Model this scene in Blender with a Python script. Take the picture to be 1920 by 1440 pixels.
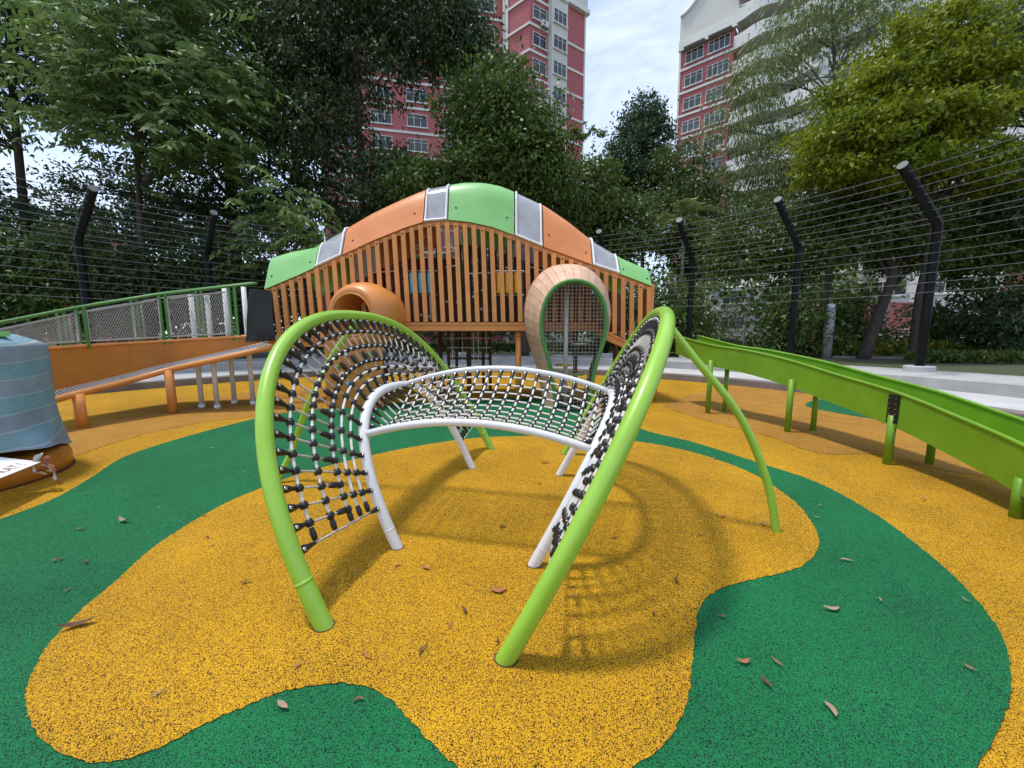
import bpy, math, random
import numpy as np
from mathutils import Vector, Matrix
R = math.radians
rnd = random.Random(7)
rng = np.random.default_rng(11)
for o in list(bpy.data.objects): bpy.data.objects.remove(o)
scn = bpy.context.scene
COL = scn.collection

# ------------------------------------------------------------------ camera
FPX, HZ, EYE = 735.0, 626.0, 1.4            # focal length in px of a 1920 px wide frame, horizon row, eye height
TH = math.atan((720 - HZ) / FPX)
cam = bpy.data.cameras.new('camera'); cam.sensor_width = 36; cam.lens = 36 * FPX / 1920
cam.clip_start = 0.05; cam.clip_end = 3000
camo = bpy.data.objects.new('camera', cam); COL.objects.link(camo)
camo.location = (0, 0, EYE); camo.rotation_euler = (math.pi / 2 - TH, 0, 0)
scn.camera = camo

# ------------------------------------------------------------------ sky, sun, exposure
SUN_EL, SUN_AZ = R(74), R(-84)              # azimuth measured from +Y towards +X
w = bpy.data.worlds.new('World'); scn.world = w; w.use_nodes = True
nt = w.node_tree; N = nt.nodes; LK = nt.links
for n in list(N): N.remove(n)
out = N.new('ShaderNodeOutputWorld'); bg = N.new('ShaderNodeBackground')
sky = N.new('ShaderNodeTexSky'); sky.sky_type = 'NISHITA'; sky.sun_disc = False
sky.sun_elevation = SUN_EL; sky.sun_rotation = SUN_AZ; sky.air_density = 1.0; sky.dust_density = .6; sky.ozone_density = 1.5
tc = N.new('ShaderNodeTexCoord'); mp = N.new('ShaderNodeMapping'); mp.inputs['Scale'].default_value = (1.0, 1.0, 2.2)
cn = N.new('ShaderNodeTexNoise'); cn.inputs['Scale'].default_value = 2.6; cn.inputs['Detail'].default_value = 7; cn.inputs['Roughness'].default_value = .58; cn.inputs['Distortion'].default_value = .6
cr = N.new('ShaderNodeValToRGB'); cr.color_ramp.elements[0].position = .38; cr.color_ramp.elements[0].color = (.12, .12, .12, 1); cr.color_ramp.elements[1].position = .66; cr.color_ramp.elements[1].color = (.92, .92, .92, 1)
mx = N.new('ShaderNodeMix'); mx.data_type = 'RGBA'
mx.inputs['B'].default_value = (4.9, 5.4, 6.5, 1)
bg.inputs['Strength'].default_value = .15
LK.new(tc.outputs['Generated'], mp.inputs['Vector']); LK.new(mp.outputs['Vector'], cn.inputs['Vector'])
LK.new(cn.outputs['Fac'], cr.inputs['Fac']); LK.new(cr.outputs['Color'], mx.inputs['Factor'])
LK.new(sky.outputs['Color'], mx.inputs['A']); LK.new(mx.outputs['Result'], bg.inputs['Color']); LK.new(bg.outputs['Background'], out.inputs['Surface'])
sl = bpy.data.lights.new('sun', 'SUN'); sl.energy = 2.0; sl.angle = R(6); sl.color = (1, .95, .86)
so = bpy.data.objects.new('sun', sl); COL.objects.link(so)
sd = Vector((math.sin(SUN_AZ) * math.cos(SUN_EL), math.cos(SUN_AZ) * math.cos(SUN_EL), math.sin(SUN_EL)))
so.rotation_euler = sd.to_track_quat('Z', 'Y').to_euler(); so.location = (0, 0, 60)
vs = scn.view_settings
vs.view_transform = 'Standard'; vs.look = 'None'; vs.gamma = 1; vs.use_curve_mapping = False; vs.exposure = 0.6
cy = scn.cycles; cy.max_bounces = 7; cy.diffuse_bounces = 3; cy.glossy_bounces = 3; cy.transmission_bounces = 4; cy.transparent_max_bounces = 10; cy.caustics_reflective = False; cy.caustics_refractive = False

# ------------------------------------------------------------------ survey helpers: a sighted direction + a known depth or height -> metres
_c, _s = math.cos(TH), math.sin(TH)
def _ray(x, y):
    cx, cy = (x - 960) / FPX, (720 - y) / FPX
    return np.array([cx, _c + cy * _s, -_s + cy * _c])
def P(x, y, Y):
    d = _ray(x, y); return np.array([0, 0, EYE]) + d * (Y / d[1])
def G(x, y, z=0.0):
    d = _ray(x, y); return np.array([0, 0, EYE]) + d * ((z - EYE) / d[2])
def V3(*a): return np.array(a, float)
def unit(v): v = np.asarray(v, float); return v / (np.linalg.norm(v) + 1e-12)

# ------------------------------------------------------------------ materials
MATS = {}
def mat(name, col, rough=.5, var=.0, vscale=3., bump=0., bscale=40., metal=0., spec=.5, coat=0., col2=None, orand=0.):
    m = bpy.data.materials.new(name); m.use_nodes = True; nt = m.node_tree; b = nt.nodes['Principled BSDF']
    b.inputs['Base Color'].default_value = (*col, 1); b.inputs['Roughness'].default_value = rough
    b.inputs['Metallic'].default_value = metal; b.inputs['Specular IOR Level'].default_value = spec; b.inputs['Coat Weight'].default_value = coat
    tcn = nt.nodes.new('ShaderNodeTexCoord')
    if var > 0 or col2:
        no = nt.nodes.new('ShaderNodeTexNoise'); no.inputs['Scale'].default_value = vscale; no.inputs['Detail'].default_value = 6; no.inputs['Roughness'].default_value = .62
        nt.links.new(tcn.outputs['Object'], no.inputs['Vector'])
        rp = nt.nodes.new('ShaderNodeValToRGB'); e = rp.color_ramp.elements
        c2 = col2 or tuple(c * (1 - var) for c in col); c1 = col if col2 else tuple(min(1, c * (1 + var)) for c in col)
        e[0].position = .33; e[0].color = (*c2, 1); e[1].position = .67; e[1].color = (*c1, 1)
        nt.links.new(no.outputs['Fac'], rp.inputs['Fac']); nt.links.new(rp.outputs['Color'], b.inputs['Base Color'])
        mr = nt.nodes.new('ShaderNodeMapRange'); mr.inputs['To Min'].default_value = max(.02, rough - .1); mr.inputs['To Max'].default_value = min(1, rough + .12)
        nt.links.new(no.outputs['Fac'], mr.inputs['Value']); nt.links.new(mr.outputs['Result'], b.inputs['Roughness'])
    if bump > 0:
        n2 = nt.nodes.new('ShaderNodeTexNoise'); n2.inputs['Scale'].default_value = bscale; n2.inputs['Detail'].default_value = 5
        bp = nt.nodes.new('ShaderNodeBump'); bp.inputs['Strength'].default_value = bump; bp.inputs['Distance'].default_value = .01
        nt.links.new(tcn.outputs['Object'], n2.inputs['Vector']); nt.links.new(n2.outputs['Fac'], bp.inputs['Height']); nt.links.new(bp.outputs['Normal'], b.inputs['Normal'])
    if orand > 0:
        oi = nt.nodes.new('ShaderNodeObjectInfo'); mr2 = nt.nodes.new('ShaderNodeMapRange'); mr2.inputs['To Min'].default_value = 1 - orand; mr2.inputs['To Max'].default_value = 1 + orand * .6
        nt.links.new(oi.outputs['Random'], mr2.inputs['Value']); mm = nt.nodes.new('ShaderNodeMix'); mm.data_type = 'RGBA'; mm.blend_type = 'MULTIPLY'; mm.inputs['Factor'].default_value = 1
        src = b.inputs['Base Color'].links[0].from_socket; nt.links.new(src, mm.inputs['A']); nt.links.new(mr2.outputs['Result'], mm.inputs['B']); nt.links.new(mm.outputs['Result'], b.inputs['Base Color'])
    MATS[name] = m; return m

def rubber(name, base, dark, frac, tint):
    """wet-pour rubber granules: voronoi cells, some of them dark"""
    m = bpy.data.materials.new(name); m.use_nodes = True; nt = m.node_tree; b = nt.nodes['Principled BSDF']; Nn = nt.nodes; L = nt.links
    tcn = Nn.new('ShaderNodeTexCoord')
    v = Nn.new('ShaderNodeTexVoronoi'); v.inputs['Scale'].default_value = 370; v.inputs['Randomness'].default_value = 1
    ns = Nn.new('ShaderNodeTexNoise'); ns.inputs['Scale'].default_value = 110; ns.inputs['Detail'].default_value = 2
    ad = Nn.new('ShaderNodeVectorMath'); ad.operation = 'MULTIPLY_ADD'; ad.inputs[1].default_value = (.006,) * 3
    L.new(tcn.outputs['Object'], ns.inputs['Vector']); L.new(ns.outputs['Color'], ad.inputs[0]); L.new(tcn.outputs['Object'], ad.inputs[2]); L.new(ad.outputs['Vector'], v.inputs['Vector'])
    sp = Nn.new('ShaderNodeSeparateColor'); L.new(v.outputs['Color'], sp.inputs['Color'])
    big = Nn.new('ShaderNodeTexNoise'); big.inputs['Scale'].default_value = 1.7; big.inputs['Detail'].default_value = 7; big.inputs['Roughness'].default_value = .65; L.new(tcn.outputs['Object'], big.inputs['Vector'])
    # fraction of dark granules drifts slowly over the floor
    th = Nn.new('ShaderNodeMapRange'); th.inputs['From Min'].default_value = .3; th.inputs['From Max'].default_value = .7; th.inputs['To Min'].default_value = frac * .72; th.inputs['To Max'].default_value = frac * 1.3; L.new(big.outputs['Fac'], th.inputs['Value'])
    lt = Nn.new('ShaderNodeMath'); lt.operation = 'LESS_THAN'; L.new(sp.outputs['Red'], lt.inputs[0]); L.new(th.outputs['Result'], lt.inputs[1])
    c1 = Nn.new('ShaderNodeMix'); c1.data_type = 'RGBA'; c1.inputs['A'].default_value = (*base, 1); c1.inputs['B'].default_value = (*tint, 1); L.new(sp.outputs['Green'], c1.inputs['Factor'])
    c2 = Nn.new('ShaderNodeMix'); c2.data_type = 'RGBA'; c2.inputs['B'].default_value = (*dark, 1); L.new(lt.outputs['Value'], c2.inputs['Factor']); L.new(c1.outputs['Result'], c2.inputs['A'])
    # walked-on dirt
    d = Nn.new('ShaderNodeTexNoise'); d.inputs['Scale'].default_value = .9; d.inputs['Detail'].default_value = 8; d.inputs['Roughness'].default_value = .7; L.new(tcn.outputs['Object'], d.inputs['Vector'])
    dr = Nn.new('ShaderNodeMapRange'); dr.inputs['From Min'].default_value = .35; dr.inputs['From Max'].default_value = .75; dr.inputs['To Min'].default_value = 1.12; dr.inputs['To Max'].default_value = .74; L.new(d.outputs['Fac'], dr.inputs['Value'])
    c3 = Nn.new('ShaderNodeMix'); c3.data_type = 'RGBA'; c3.blend_type = 'MULTIPLY'; c3.inputs['Factor'].default_value = 1
    L.new(c2.outputs['Result'], c3.inputs['A']); L.new(dr.outputs['Result'], c3.inputs['B'])
    L.new(c3.outputs['Result'], b.inputs['Base Color'])
    b.inputs['Roughness'].default_value = .82; b.inputs['Specular IOR Level'].default_value = .25
    bp = Nn.new('ShaderNodeBump'); bp.inputs['Strength'].default_value = .55; bp.inputs['Distance'].default_value = .004; bp.invert = True
    L.new(v.outputs['Distance'], bp.inputs['Height']); L.new(bp.outputs['Normal'], b.inputs['Normal'])
    MATS[name] = m; return m

def leafmat(name, ca, cb, cc=None, trans=.25, rough=.45):
    m = bpy.data.materials.new(name); m.use_nodes = True; nt = m.node_tree; Nn = nt.nodes; L = nt.links; b = Nn['Principled BSDF']
    ge = Nn.new('ShaderNodeNewGeometry'); rp = Nn.new('ShaderNodeValToRGB'); e = rp.color_ramp.elements
    e[0].color = (*ca, 1); e[1].color = (*cb, 1); e[1].position = .85
    if cc: q = e.new(.965); q.color = (*cc, 1)
    tcn = Nn.new('ShaderNodeTexCoord'); no = Nn.new('ShaderNodeTexNoise'); no.inputs['Scale'].default_value = .7; no.inputs['Detail'].default_value = 2
    L.new(tcn.outputs['Object'], no.inputs['Vector'])
    mm = Nn.new('ShaderNodeMath'); mm.operation = 'MULTIPLY_ADD'; mm.inputs[1].default_value = .55
    ms = Nn.new('ShaderNodeMath'); ms.operation = 'SUBTRACT'; ms.inputs[1].default_value = .28; L.new(no.outputs['Fac'], ms.inputs[0])
    L.new(ge.outputs['Random Per Island'], mm.inputs[0]); L.new(ms.outputs['Value'], mm.inputs[2]); L.new(mm.outputs['Value'], rp.inputs['Fac'])
    L.new(rp.outputs['Color'], b.inputs['Base Color']); b.inputs['Roughness'].default_value = rough; b.inputs['Specular IOR Level'].default_value = .4
    tr = Nn.new('ShaderNodeBsdfTranslucent'); L.new(rp.outputs['Color'], tr.inputs['Color'])
    ms2 = Nn.new('ShaderNodeMixShader'); ms2.inputs['Fac'].default_value = trans
    L.new(b.outputs['BSDF'], ms2.inputs[1]); L.new(tr.outputs['BSDF'], ms2.inputs[2]); L.new(ms2.outputs['Shader'], Nn['Material Output'].inputs['Surface'])
    MATS[name] = m; return m

rubber('rub_yellow', (.54, .262, .004), (.032, .015, .005), .33, (.70, .39, .015))
rubber('rub_green', (.005, .145, .046), (.002, .020, .010), .30, (.014, .20, .070))
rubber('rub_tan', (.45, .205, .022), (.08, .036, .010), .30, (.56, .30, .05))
mat('lime', (.29, .54, .055), .32, .06, 3, coat=.12, bump=.03, bscale=60)
mat('lime_slide', (.15, .32, .016), .42, .13, 2.2)
mat('green_dark', (.075, .23, .045), .45, .06, 4)
mat('white_pipe', (.72, .72, .72), .32, .03, 5, coat=.1)
mat('white_frame', (.82, .82, .80), .45, .05, 5)
mat('rope', (.46, .43, .385), .85, .22, 60, bump=.6, bscale=160)
mat('rope_white', (.74, .72, .68), .8, .18, 60, bump=.5, bscale=160)
mat('black_plastic', (.012, .012, .013), .35, .1, 30)
mat('steel', (.75, .75, .77), .25, metal=1.)
mat('orange', (.76, .30, .075), .42, .10, 6, orand=.16)
mat('orange_panel', (.52, .19, .022), .40, .12, 2.2)
mat('orange_roof', (.74, .27, .085), .36, .06, 1.2, col2=(.66, .22, .06))
mat('green_roof', (.26, .56, .19), .35, .06, 1.2, col2=(.20, .48, .14))
mat('tunnel', (.66, .25, .06), .38, .07, 2)
mat('shaded_orange', (.16, .022, .014), .6, .15, 2)  # orange-brown of the tower's inside, with its shade put into the colour
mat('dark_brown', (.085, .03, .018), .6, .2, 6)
mat('pod_wood', (.64, .41, .27), .6, .14, 5, bump=.25, bscale=30, orand=.14)
mat('blue_roller', (.06, .45, .78), .4, .05, 5)
mat('yellow_roller', (.85, .47, .02), .4, .05, 5)
mat('tarp_black', (.012, .012, .013), .5, 0, 6, bump=.35, bscale=9)
mat('concrete', (.40, .395, .385), .85, .16, 1.6, bump=.35, bscale=24)
mat('concrete_light', (.50, .495, .485), .85, .14, 1.1, bump=.3, bscale=24)
mat('concrete_dark', (.20, .18, .165), .9, .25, 1.8, bump=.4, bscale=20)
mat('fence_black', (.006, .006, .007), .5, .1, 8, spec=.18)
mat('cap_grey', (.13, .133, .14), .55)
mat('wire', (.20, .20, .205), .45, metal=.5)
mat('bark', (.055, .042, .032), .9, .35, 6, bump=.9, bscale=14)
mat('bark_grey', (.14, .12, .10), .9, .3, 6, bump=.8, bscale=14)
mat('soil', (.07, .075, .03), .95, .4, .8, col2=(.045, .06, .02), bump=.6, bscale=9)
mat('bld_red', (.47, .135, .14), .8, .07, .35)
mat('bld_white', (.78, .77, .72), .8, .06, .4)
mat('bld_cream', (.70, .68, .62), .8, .06, .4)
mat('bld_grey', (.30, .29, .28), .8, .1, .4)
mat('glass_dark', (.05, .058, .065), .12, .3, .6, spec=.7, orand=.8)
mat('stone', (.10, .10, .10), .9, .3, 4, bump=.8, bscale=10)
mat('paper', (.78, .78, .80), .7, .04, 6)
mat('ink', (.25, .03, .03), .7)
mat('ink_dark', (.05, .04, .05), .7)
mat('lamp_grey', (.35, .36, .36), .45, .05, 5)
mat('globe', (.75, .75, .72), .3)
mat('leaf_dry', (.20, .085, .035), .7, .3, 9, col2=(.12, .05, .025), orand=.4)
mat('leaf_red', (.36, .12, .06), .7, .25, 9)
mat('leaf_pale', (.34, .23, .14), .7, .25, 9)
mat('tape', (.75, .70, .66), .6)
leafmat('lf_dark', (0.022, 0.045, 0.016), (0.085, 0.135, 0.04), (0.22, 0.2, 0.045), trans=0.28)
leafmat('lf_pinnate', (0.06, 0.13, 0.03), (0.23, 0.34, 0.1), (0.5, 0.42, 0.1), trans=0.33)
leafmat('lf_mid', (0.034, 0.078, 0.016), (0.14, 0.22, 0.042), (0.3, 0.29, 0.06), trans=0.28)
leafmat('lf_conifer', (0.03, 0.062, 0.025), (0.085, 0.145, 0.06), None, trans=0.25)
leafmat('lf_feather', (0.085, 0.125, 0.035), (0.24, 0.3, 0.09), None, trans=0.38)
leafmat('lf_yellow', (0.07, 0.14, 0.008), (0.34, 0.37, 0.02), (0.5, 0.42, 0.03), trans=0.35)
leafmat('lf_shrub', (0.035, 0.075, 0.018), (0.14, 0.2, 0.04), (0.32, 0.21, 0.045), trans=0.28)
leafmat('lf_hedge', (.09, .13, .012), (.30, .32, .03), (.4, .36, .05), trans=.3)
leafmat('lf_grey', (0.05, 0.075, 0.045), (0.15, 0.2, 0.12), None, trans=0.3)

def glassy(name, col, alpha):
    m = bpy.data.materials.new(name); m.use_nodes = True; nt = m.node_tree; Nn = nt.nodes; L = nt.links; b = Nn['Principled BSDF']
    b.inputs['Base Color'].default_value = (*col, 1); b.inputs['Roughness'].default_value = .08; b.inputs['Specular IOR Level'].default_value = 1.
    tr = Nn.new('ShaderNodeBsdfTransparent'); mi = Nn.new('ShaderNodeMixShader')
    no = Nn.new('ShaderNodeTexNoise'); no.inputs['Scale'].default_value = 5; no.inputs['Detail'].default_value = 6
    tcn = Nn.new('ShaderNodeTexCoord'); L.new(tcn.outputs['Object'], no.inputs['Vector'])
    mr = Nn.new('ShaderNodeMapRange'); mr.inputs['To Min'].default_value = alpha - .18; mr.inputs['To Max'].default_value = alpha + .18; L.new(no.outputs['Fac'], mr.inputs['Value'])
    L.new(mr.outputs['Result'], mi.inputs['Fac']); L.new(tr.outputs['BSDF'], mi.inputs[1]); L.new(b.outputs['BSDF'], mi.inputs[2]); L.new(mi.outputs['Shader'], Nn['Material Output'].inputs['Surface'])
    MATS[name] = m
glassy('acrylic', (.62, .64, .68), .42)

def stripes(name):
    """shade-cloth: teal and grey bands with pale seams, by height"""
    m = bpy.data.materials.new(name); m.use_nodes = True; nt = m.node_tree; Nn = nt.nodes; L = nt.links; b = Nn['Principled BSDF']
    tcn = Nn.new('ShaderNodeTexCoord'); sp = Nn.new('ShaderNodeSeparateXYZ'); L.new(tcn.outputs['UV'], sp.inputs['Vector'])
    fr = Nn.new('ShaderNodeMath'); fr.operation = 'FRACT'; L.new(sp.outputs['Y'], fr.inputs[0])
    rp = Nn.new('ShaderNodeValToRGB'); rp.color_ramp.interpolation = 'CONSTANT'; e = rp.color_ramp.elements
    e[0].position = 0; e[0].color = (.40, .46, .47, 1); e[1].position = .03; e[1].color = (.20, .33, .39, 1)
    for p, c in ((.5, (.40, .46, .47)), (.53, (.255, .30, .36))): q = e.new(p); q.color = (*c, 1)
    L.new(fr.outputs['Value'], rp.inputs['Fac'])
    no = Nn.new('ShaderNodeTexNoise'); no.inputs['Scale'].default_value = 5; no.inputs['Detail'].default_value = 6; L.new(tcn.outputs['Object'], no.inputs['Vector'])
    mr = Nn.new('ShaderNodeMapRange'); mr.inputs['To Min'].default_value = .65; mr.inputs['To Max'].default_value = 1.35; L.new(no.outputs['Fac'], mr.inputs['Value'])
    mi = Nn.new('ShaderNodeMix'); mi.data_type = 'RGBA'; mi.blend_type = 'MULTIPLY'; mi.inputs['Factor'].default_value = 1; L.new(rp.outputs['Color'], mi.inputs['A']); L.new(mr.outputs['Result'], mi.inputs['B'])
    L.new(mi.outputs['Result'], b.inputs['Base Color']); b.inputs['Roughness'].default_value = .75
    wv = Nn.new('ShaderNodeTexNoise'); wv.inputs['Scale'].default_value = 220; L.new(tcn.outputs['Object'], wv.inputs['Vector'])
    bp = Nn.new('ShaderNodeBump'); bp.inputs['Strength'].default_value = .4; bp.inputs['Distance'].default_value = .004; L.new(wv.outputs['Fac'], bp.inputs['Height']); L.new(bp.outputs['Normal'], b.inputs['Normal'])
    MATS[name] = m
stripes('shade_cloth')

# ------------------------------------------------------------------ mesh helpers
class MB:
    def __init__(s): s.v = []; s.f = []; s.m = []; s.n = 0
    def add(s, v, f, mi=0):
        v = np.asarray(v, float).reshape(-1, 3); s.v.append(v)
        for q in f: s.f.append([i + s.n for i in q]); s.m.append(mi)
        s.n += len(v); return s
    def box(s, c, size, ax=None, mi=0):
        c = np.asarray(c, float); hx, hy, hz = [q / 2 for q in size]
        ax = np.eye(3) if ax is None else np.asarray(ax, float)
        k = [(-1, -1, -1), (1, -1, -1), (1, 1, -1), (-1, 1, -1), (-1, -1, 1), (1, -1, 1), (1, 1, 1), (-1, 1, 1)]
        v = [c + ax[0] * hx * a + ax[1] * hy * b + ax[2] * hz * d for a, b, d in k]
        return s.add(v, [(0, 3, 2, 1), (4, 5, 6, 7), (0, 1, 5, 4), (1, 2, 6, 5), (2, 3, 7, 6), (3, 0, 4, 7)], mi)
    def bar(s, a, b, w, h, up=(0, 0, 1), mi=0):
        a = np.asarray(a, float); b = np.asarray(b, float); d = b - a; L = np.linalg.norm(d); d = d / L
        sd = np.cross(d, up)
        if np.linalg.norm(sd) < 1e-4: sd = np.cross(d, (0, 1, 0))
        sd = unit(sd); u = np.cross(sd, d)
        return s.box((a + b) / 2, (L, w, h), (d, sd, u), mi)
    def tube(s, pts, r, n=10, caps=True, mi=0, closed=False):
        pts = np.asarray(pts, float); K = len(pts); r = np.broadcast_to(np.asarray(r, float), (K,))
        if closed: T = np.roll(pts, -1, 0) - np.roll(pts, 1, 0)
        else: T = np.gradient(pts, axis=0)
        T = T / (np.linalg.norm(T, axis=1)[:, None] + 1e-12)
        ref = np.array([0, 0, 1.]) if abs(T[0][2]) < .9 else np.array([1., 0, 0])
        u = unit(np.cross(T[0], ref)); vs = []
        an = np.arange(n) * 2 * math.pi / n
        for i in range(K):
            u = unit(u - T[i] * np.dot(u, T[i])); w_ = np.cross(T[i], u)
            vs.append(pts[i] + r[i] * (np.cos(an)[:, None] * u + np.sin(an)[:, None] * w_))
        f = []
        for i in range(K if closed else K - 1):
            j = (i + 1) % K
            for k in range(n): f.append((i * n + k, i * n + (k + 1) % n, j * n + (k + 1) % n, j * n + k))
        if caps and not closed:
            f.append(tuple(range(n))[::-1]); f.append(tuple((K - 1) * n + k for k in range(n)))
        return s.add(np.concatenate(vs), f, mi)
    def lathe(s, prof, o, axis, n=10, mi=0):
        """prof: (distance along axis, radius)"""
        o = np.asarray(o, float); a = unit(axis); ref = (0, 0, 1) if abs(a[2]) < .9 else (1, 0, 0)
        u = unit(np.cross(a, ref)); w_ = np.cross(a, u); an = np.arange(n) * 2 * math.pi / n; vs = []
        for d, r in prof: vs.append(o + a * d + r * (np.cos(an)[:, None] * u + np.sin(an)[:, None] * w_))
        K = len(prof); f = [(i * n + k, i * n + (k + 1) % n, (i + 1) * n + (k + 1) % n, (i + 1) * n + k) for i in range(K - 1) for k in range(n)]
        f += [tuple(range(n))[::-1], tuple((K - 1) * n + k for k in range(n))]
        return s.add(np.concatenate(vs), f, mi)
    def grid(s, Pt, mi=0):
        Pt = np.asarray(Pt, float); a, b = Pt.shape[:2]
        return s.add(Pt.reshape(-1, 3), [(i * b + j, (i + 1) * b + j, (i + 1) * b + j + 1, i * b + j + 1) for i in range(a - 1) for j in range(b - 1)], mi)
    def mesh(s, name, mats, smooth=False):
        me = bpy.data.meshes.new(name); me.from_pydata(np.concatenate(s.v).tolist(), [], s.f)
        for q in ([mats] if isinstance(mats, str) else mats): me.materials.append(MATS[q])
        if max(s.m) > 0: me.polygons.foreach_set('material_index', s.m)
        if smooth:
            me.polygons.foreach_set('use_smooth', [len(q) <= 4 for q in s.f])
        me.update(); return me
    def build(s, name, mats, parent=None, smooth=False, origin=None):
        if origin is not None:
            s.v = [q - np.asarray(origin) for q in s.v]
        return obj(name, s.mesh(name, mats, smooth), parent, origin)

def obj(name, me, parent=None, loc=None, mw=None):
    o = bpy.data.objects.new(name, me); COL.objects.link(o)
    if mw is not None: o.matrix_local = mw
    elif loc is not None: o.location = loc
    if parent is not None: o.parent = parent
    return o
def tag(o, label, cat=None, group=None, kind=None):
    o['label'] = label
    if cat: o['category'] = cat
    if group: o['group'] = group
    if kind: o['kind'] = kind
    return o
def thing(name, label, cat, group=None, loc=(0, 0, 0)):
    o = bpy.data.objects.new(name, None); COL.objects.link(o); o.empty_display_size = .2; o.location = loc
    return tag(o, label, cat, group)
def structure(o, label):
    o['label'] = label; o['kind'] = 'structure'; return o
def frame(o, x, z=None):
    """matrix with local X along x"""
    x = Vector(x).normalized(); z = Vector(z if z is not None else (0, 0, 1))
    if abs(x.dot(z)) > .98: z = Vector((0, 1, 0))
    y = z.cross(x).normalized(); z = x.cross(y)
    m = Matrix((x, y, z)).transposed().to_4x4(); m.translation = Vector(o); return m
def cat_rom(pts, n=8):
    p = np.asarray(pts, float); p = np.vstack([2 * p[0] - p[1], p, 2 * p[-1] - p[-2]]); out_ = []
    for i in range(1, len(p) - 2):
        for t in np.linspace(0, 1, n, endpoint=False):
            a, b, c_, d = p[i - 1], p[i], p[i + 1], p[i + 2]
            out_.append(.5 * (2 * b + (c_ - a) * t + (2 * a - 5 * b + 4 * c_ - d) * t * t + (3 * b - a - 3 * c_ + d) * t ** 3))
    out_.append(p[-2]); return np.array(out_)
def cat_loop(pts, n=10):
    p = np.asarray(pts, float); K = len(p); out_ = []
    for i in range(K):
        a, b, c_, d = p[i - 1], p[i], p[(i + 1) % K], p[(i + 2) % K]
        for t in np.linspace(0, 1, n, endpoint=False):
            out_.append(.5 * (2 * b + (c_ - a) * t + (2 * a - 5 * b + 4 * c_ - d) * t * t + (3 * b - a - 3 * c_ + d) * t ** 3))
    return np.array(out_)
def resample(p, n):
    p = np.asarray(p, float); s = np.r_[0, np.cumsum(np.linalg.norm(np.diff(p, axis=0), axis=1))]
    q = np.linspace(0, s[-1], n); return np.stack([np.interp(q, s, p[:, k]) for k in range(p.shape[1])], 1)
def sheet(name, loop2d, z, m):
    me = bpy.data.meshes.new(name); me.from_pydata([(x, y, z) for x, y in loop2d], [], [list(range(len(loop2d)))]); me.materials.append(MATS[m]); me.update()
    if me.polygons[0].normal.z < 0: me.flip_normals()
    return obj(name, me)

# ------------------------------------------------------------------ ground and ring
RC = V3(-1.4, 5.0, 0)                        # centre of the round playground
def ring_pts(r, z, n=160): return [(RC[0] + r * math.cos(2 * math.pi * k / n), RC[1] + r * math.sin(2 * math.pi * k / n), z) for k in range(n)]
def ring(name, prof, m, label, n=160):
    b = MB(); K = len(prof); vs = []
    for r, z in prof: vs += ring_pts(r, z, n)
    b.add(vs, [(i * n + k, i * n + (k + 1) % n, (i + 1) * n + (k + 1) % n, (i + 1) * n + k) for i in range(K - 1) for k in range(n)])
    return structure(b.build(name, m), label)
def gl(px): return [tuple(G(x, y)[:2]) for x, y in px]
o = sheet('rubber_floor', [(p[0], p[1]) for p in ring_pts(9.45, 0)], 0, 'rub_yellow'); structure(o, 'yellow speckled rubber floor around the outside of the playground')
def patch(name, px, z, m, label, n=10):
    lp = cat_loop(gl(px), n); per_ = np.linalg.norm(np.roll(lp, -1, 0) - lp, axis=1).sum(); lp = resample(np.vstack([lp, lp[:1]]), int(min(2600, per_ / (.07 if 'tan' in m else .018))))[:-1]
    j_ = .011 if 'tan' in m else .0025; nz = rng.normal(size=lp.shape) * j_ ; lp = lp + nz
    return structure(sheet(name, [tuple(q) for q in lp], z, m), label)
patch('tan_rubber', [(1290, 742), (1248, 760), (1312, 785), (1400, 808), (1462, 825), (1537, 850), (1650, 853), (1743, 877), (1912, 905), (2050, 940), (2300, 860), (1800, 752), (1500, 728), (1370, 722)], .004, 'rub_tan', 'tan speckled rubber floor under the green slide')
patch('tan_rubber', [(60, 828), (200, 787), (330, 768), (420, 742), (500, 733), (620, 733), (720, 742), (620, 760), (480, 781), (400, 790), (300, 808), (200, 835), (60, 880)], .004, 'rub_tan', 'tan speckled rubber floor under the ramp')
patch('green_rubber', [(1511, 761), (1530, 751), (1580, 747), (1680, 757), (1730, 775), (1720, 789), (1660, 788), (1570, 775)], .008, 'rub_green', 'small green rubber patch beside the kerb')
patch('green_rubber', [(-250, 1060), (0, 975), (100, 937), (170, 897), (235, 857), (330, 825), (420, 800), (520, 777), (620, 766), (700, 760), (800, 752), (900, 747), (980, 747), (1060, 753), (1140, 775), (1205, 806), (1300, 830), (1420, 868), (1530, 905), (1640, 965), (1740, 1040), (1825, 1120), (1880, 1200), (1895, 1285), (1880, 1350), (1835, 1435), (1770, 1520), (1500, 1720), (900, 1800), (0, 1700), (-600, 1400)], .008, 'rub_green', 'green speckled rubber band winding round the rope climber')
patch('yellow_rubber', [(470, 925), (400, 958), (300, 1020), (220, 1090), (150, 1150), (90, 1215), (55, 1280), (50, 1330), (75, 1385), (130, 1424), (200, 1434), (290, 1410), (400, 1355), (520, 1305), (600, 1288), (660, 1287), (715, 1305), (760, 1345), (800, 1390), (860, 1446), (930, 1530), (1030, 1580), (1120, 1510), (1190, 1442), (1250, 1395), (1285, 1330), (1297, 1260), (1303, 1190), (1312, 1142), (1340, 1112), (1400, 1092), (1470, 1076), (1512, 1058), (1535, 1025), (1522, 982), (1480, 935), (1400, 885), (1300, 850), (1200, 830), (1100, 821), (1000, 819), (900, 822), (800, 835), (690, 857), (570, 888)], .012, 'rub_yellow', 'yellow speckled rubber island under the rope climber', 8)
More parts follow.
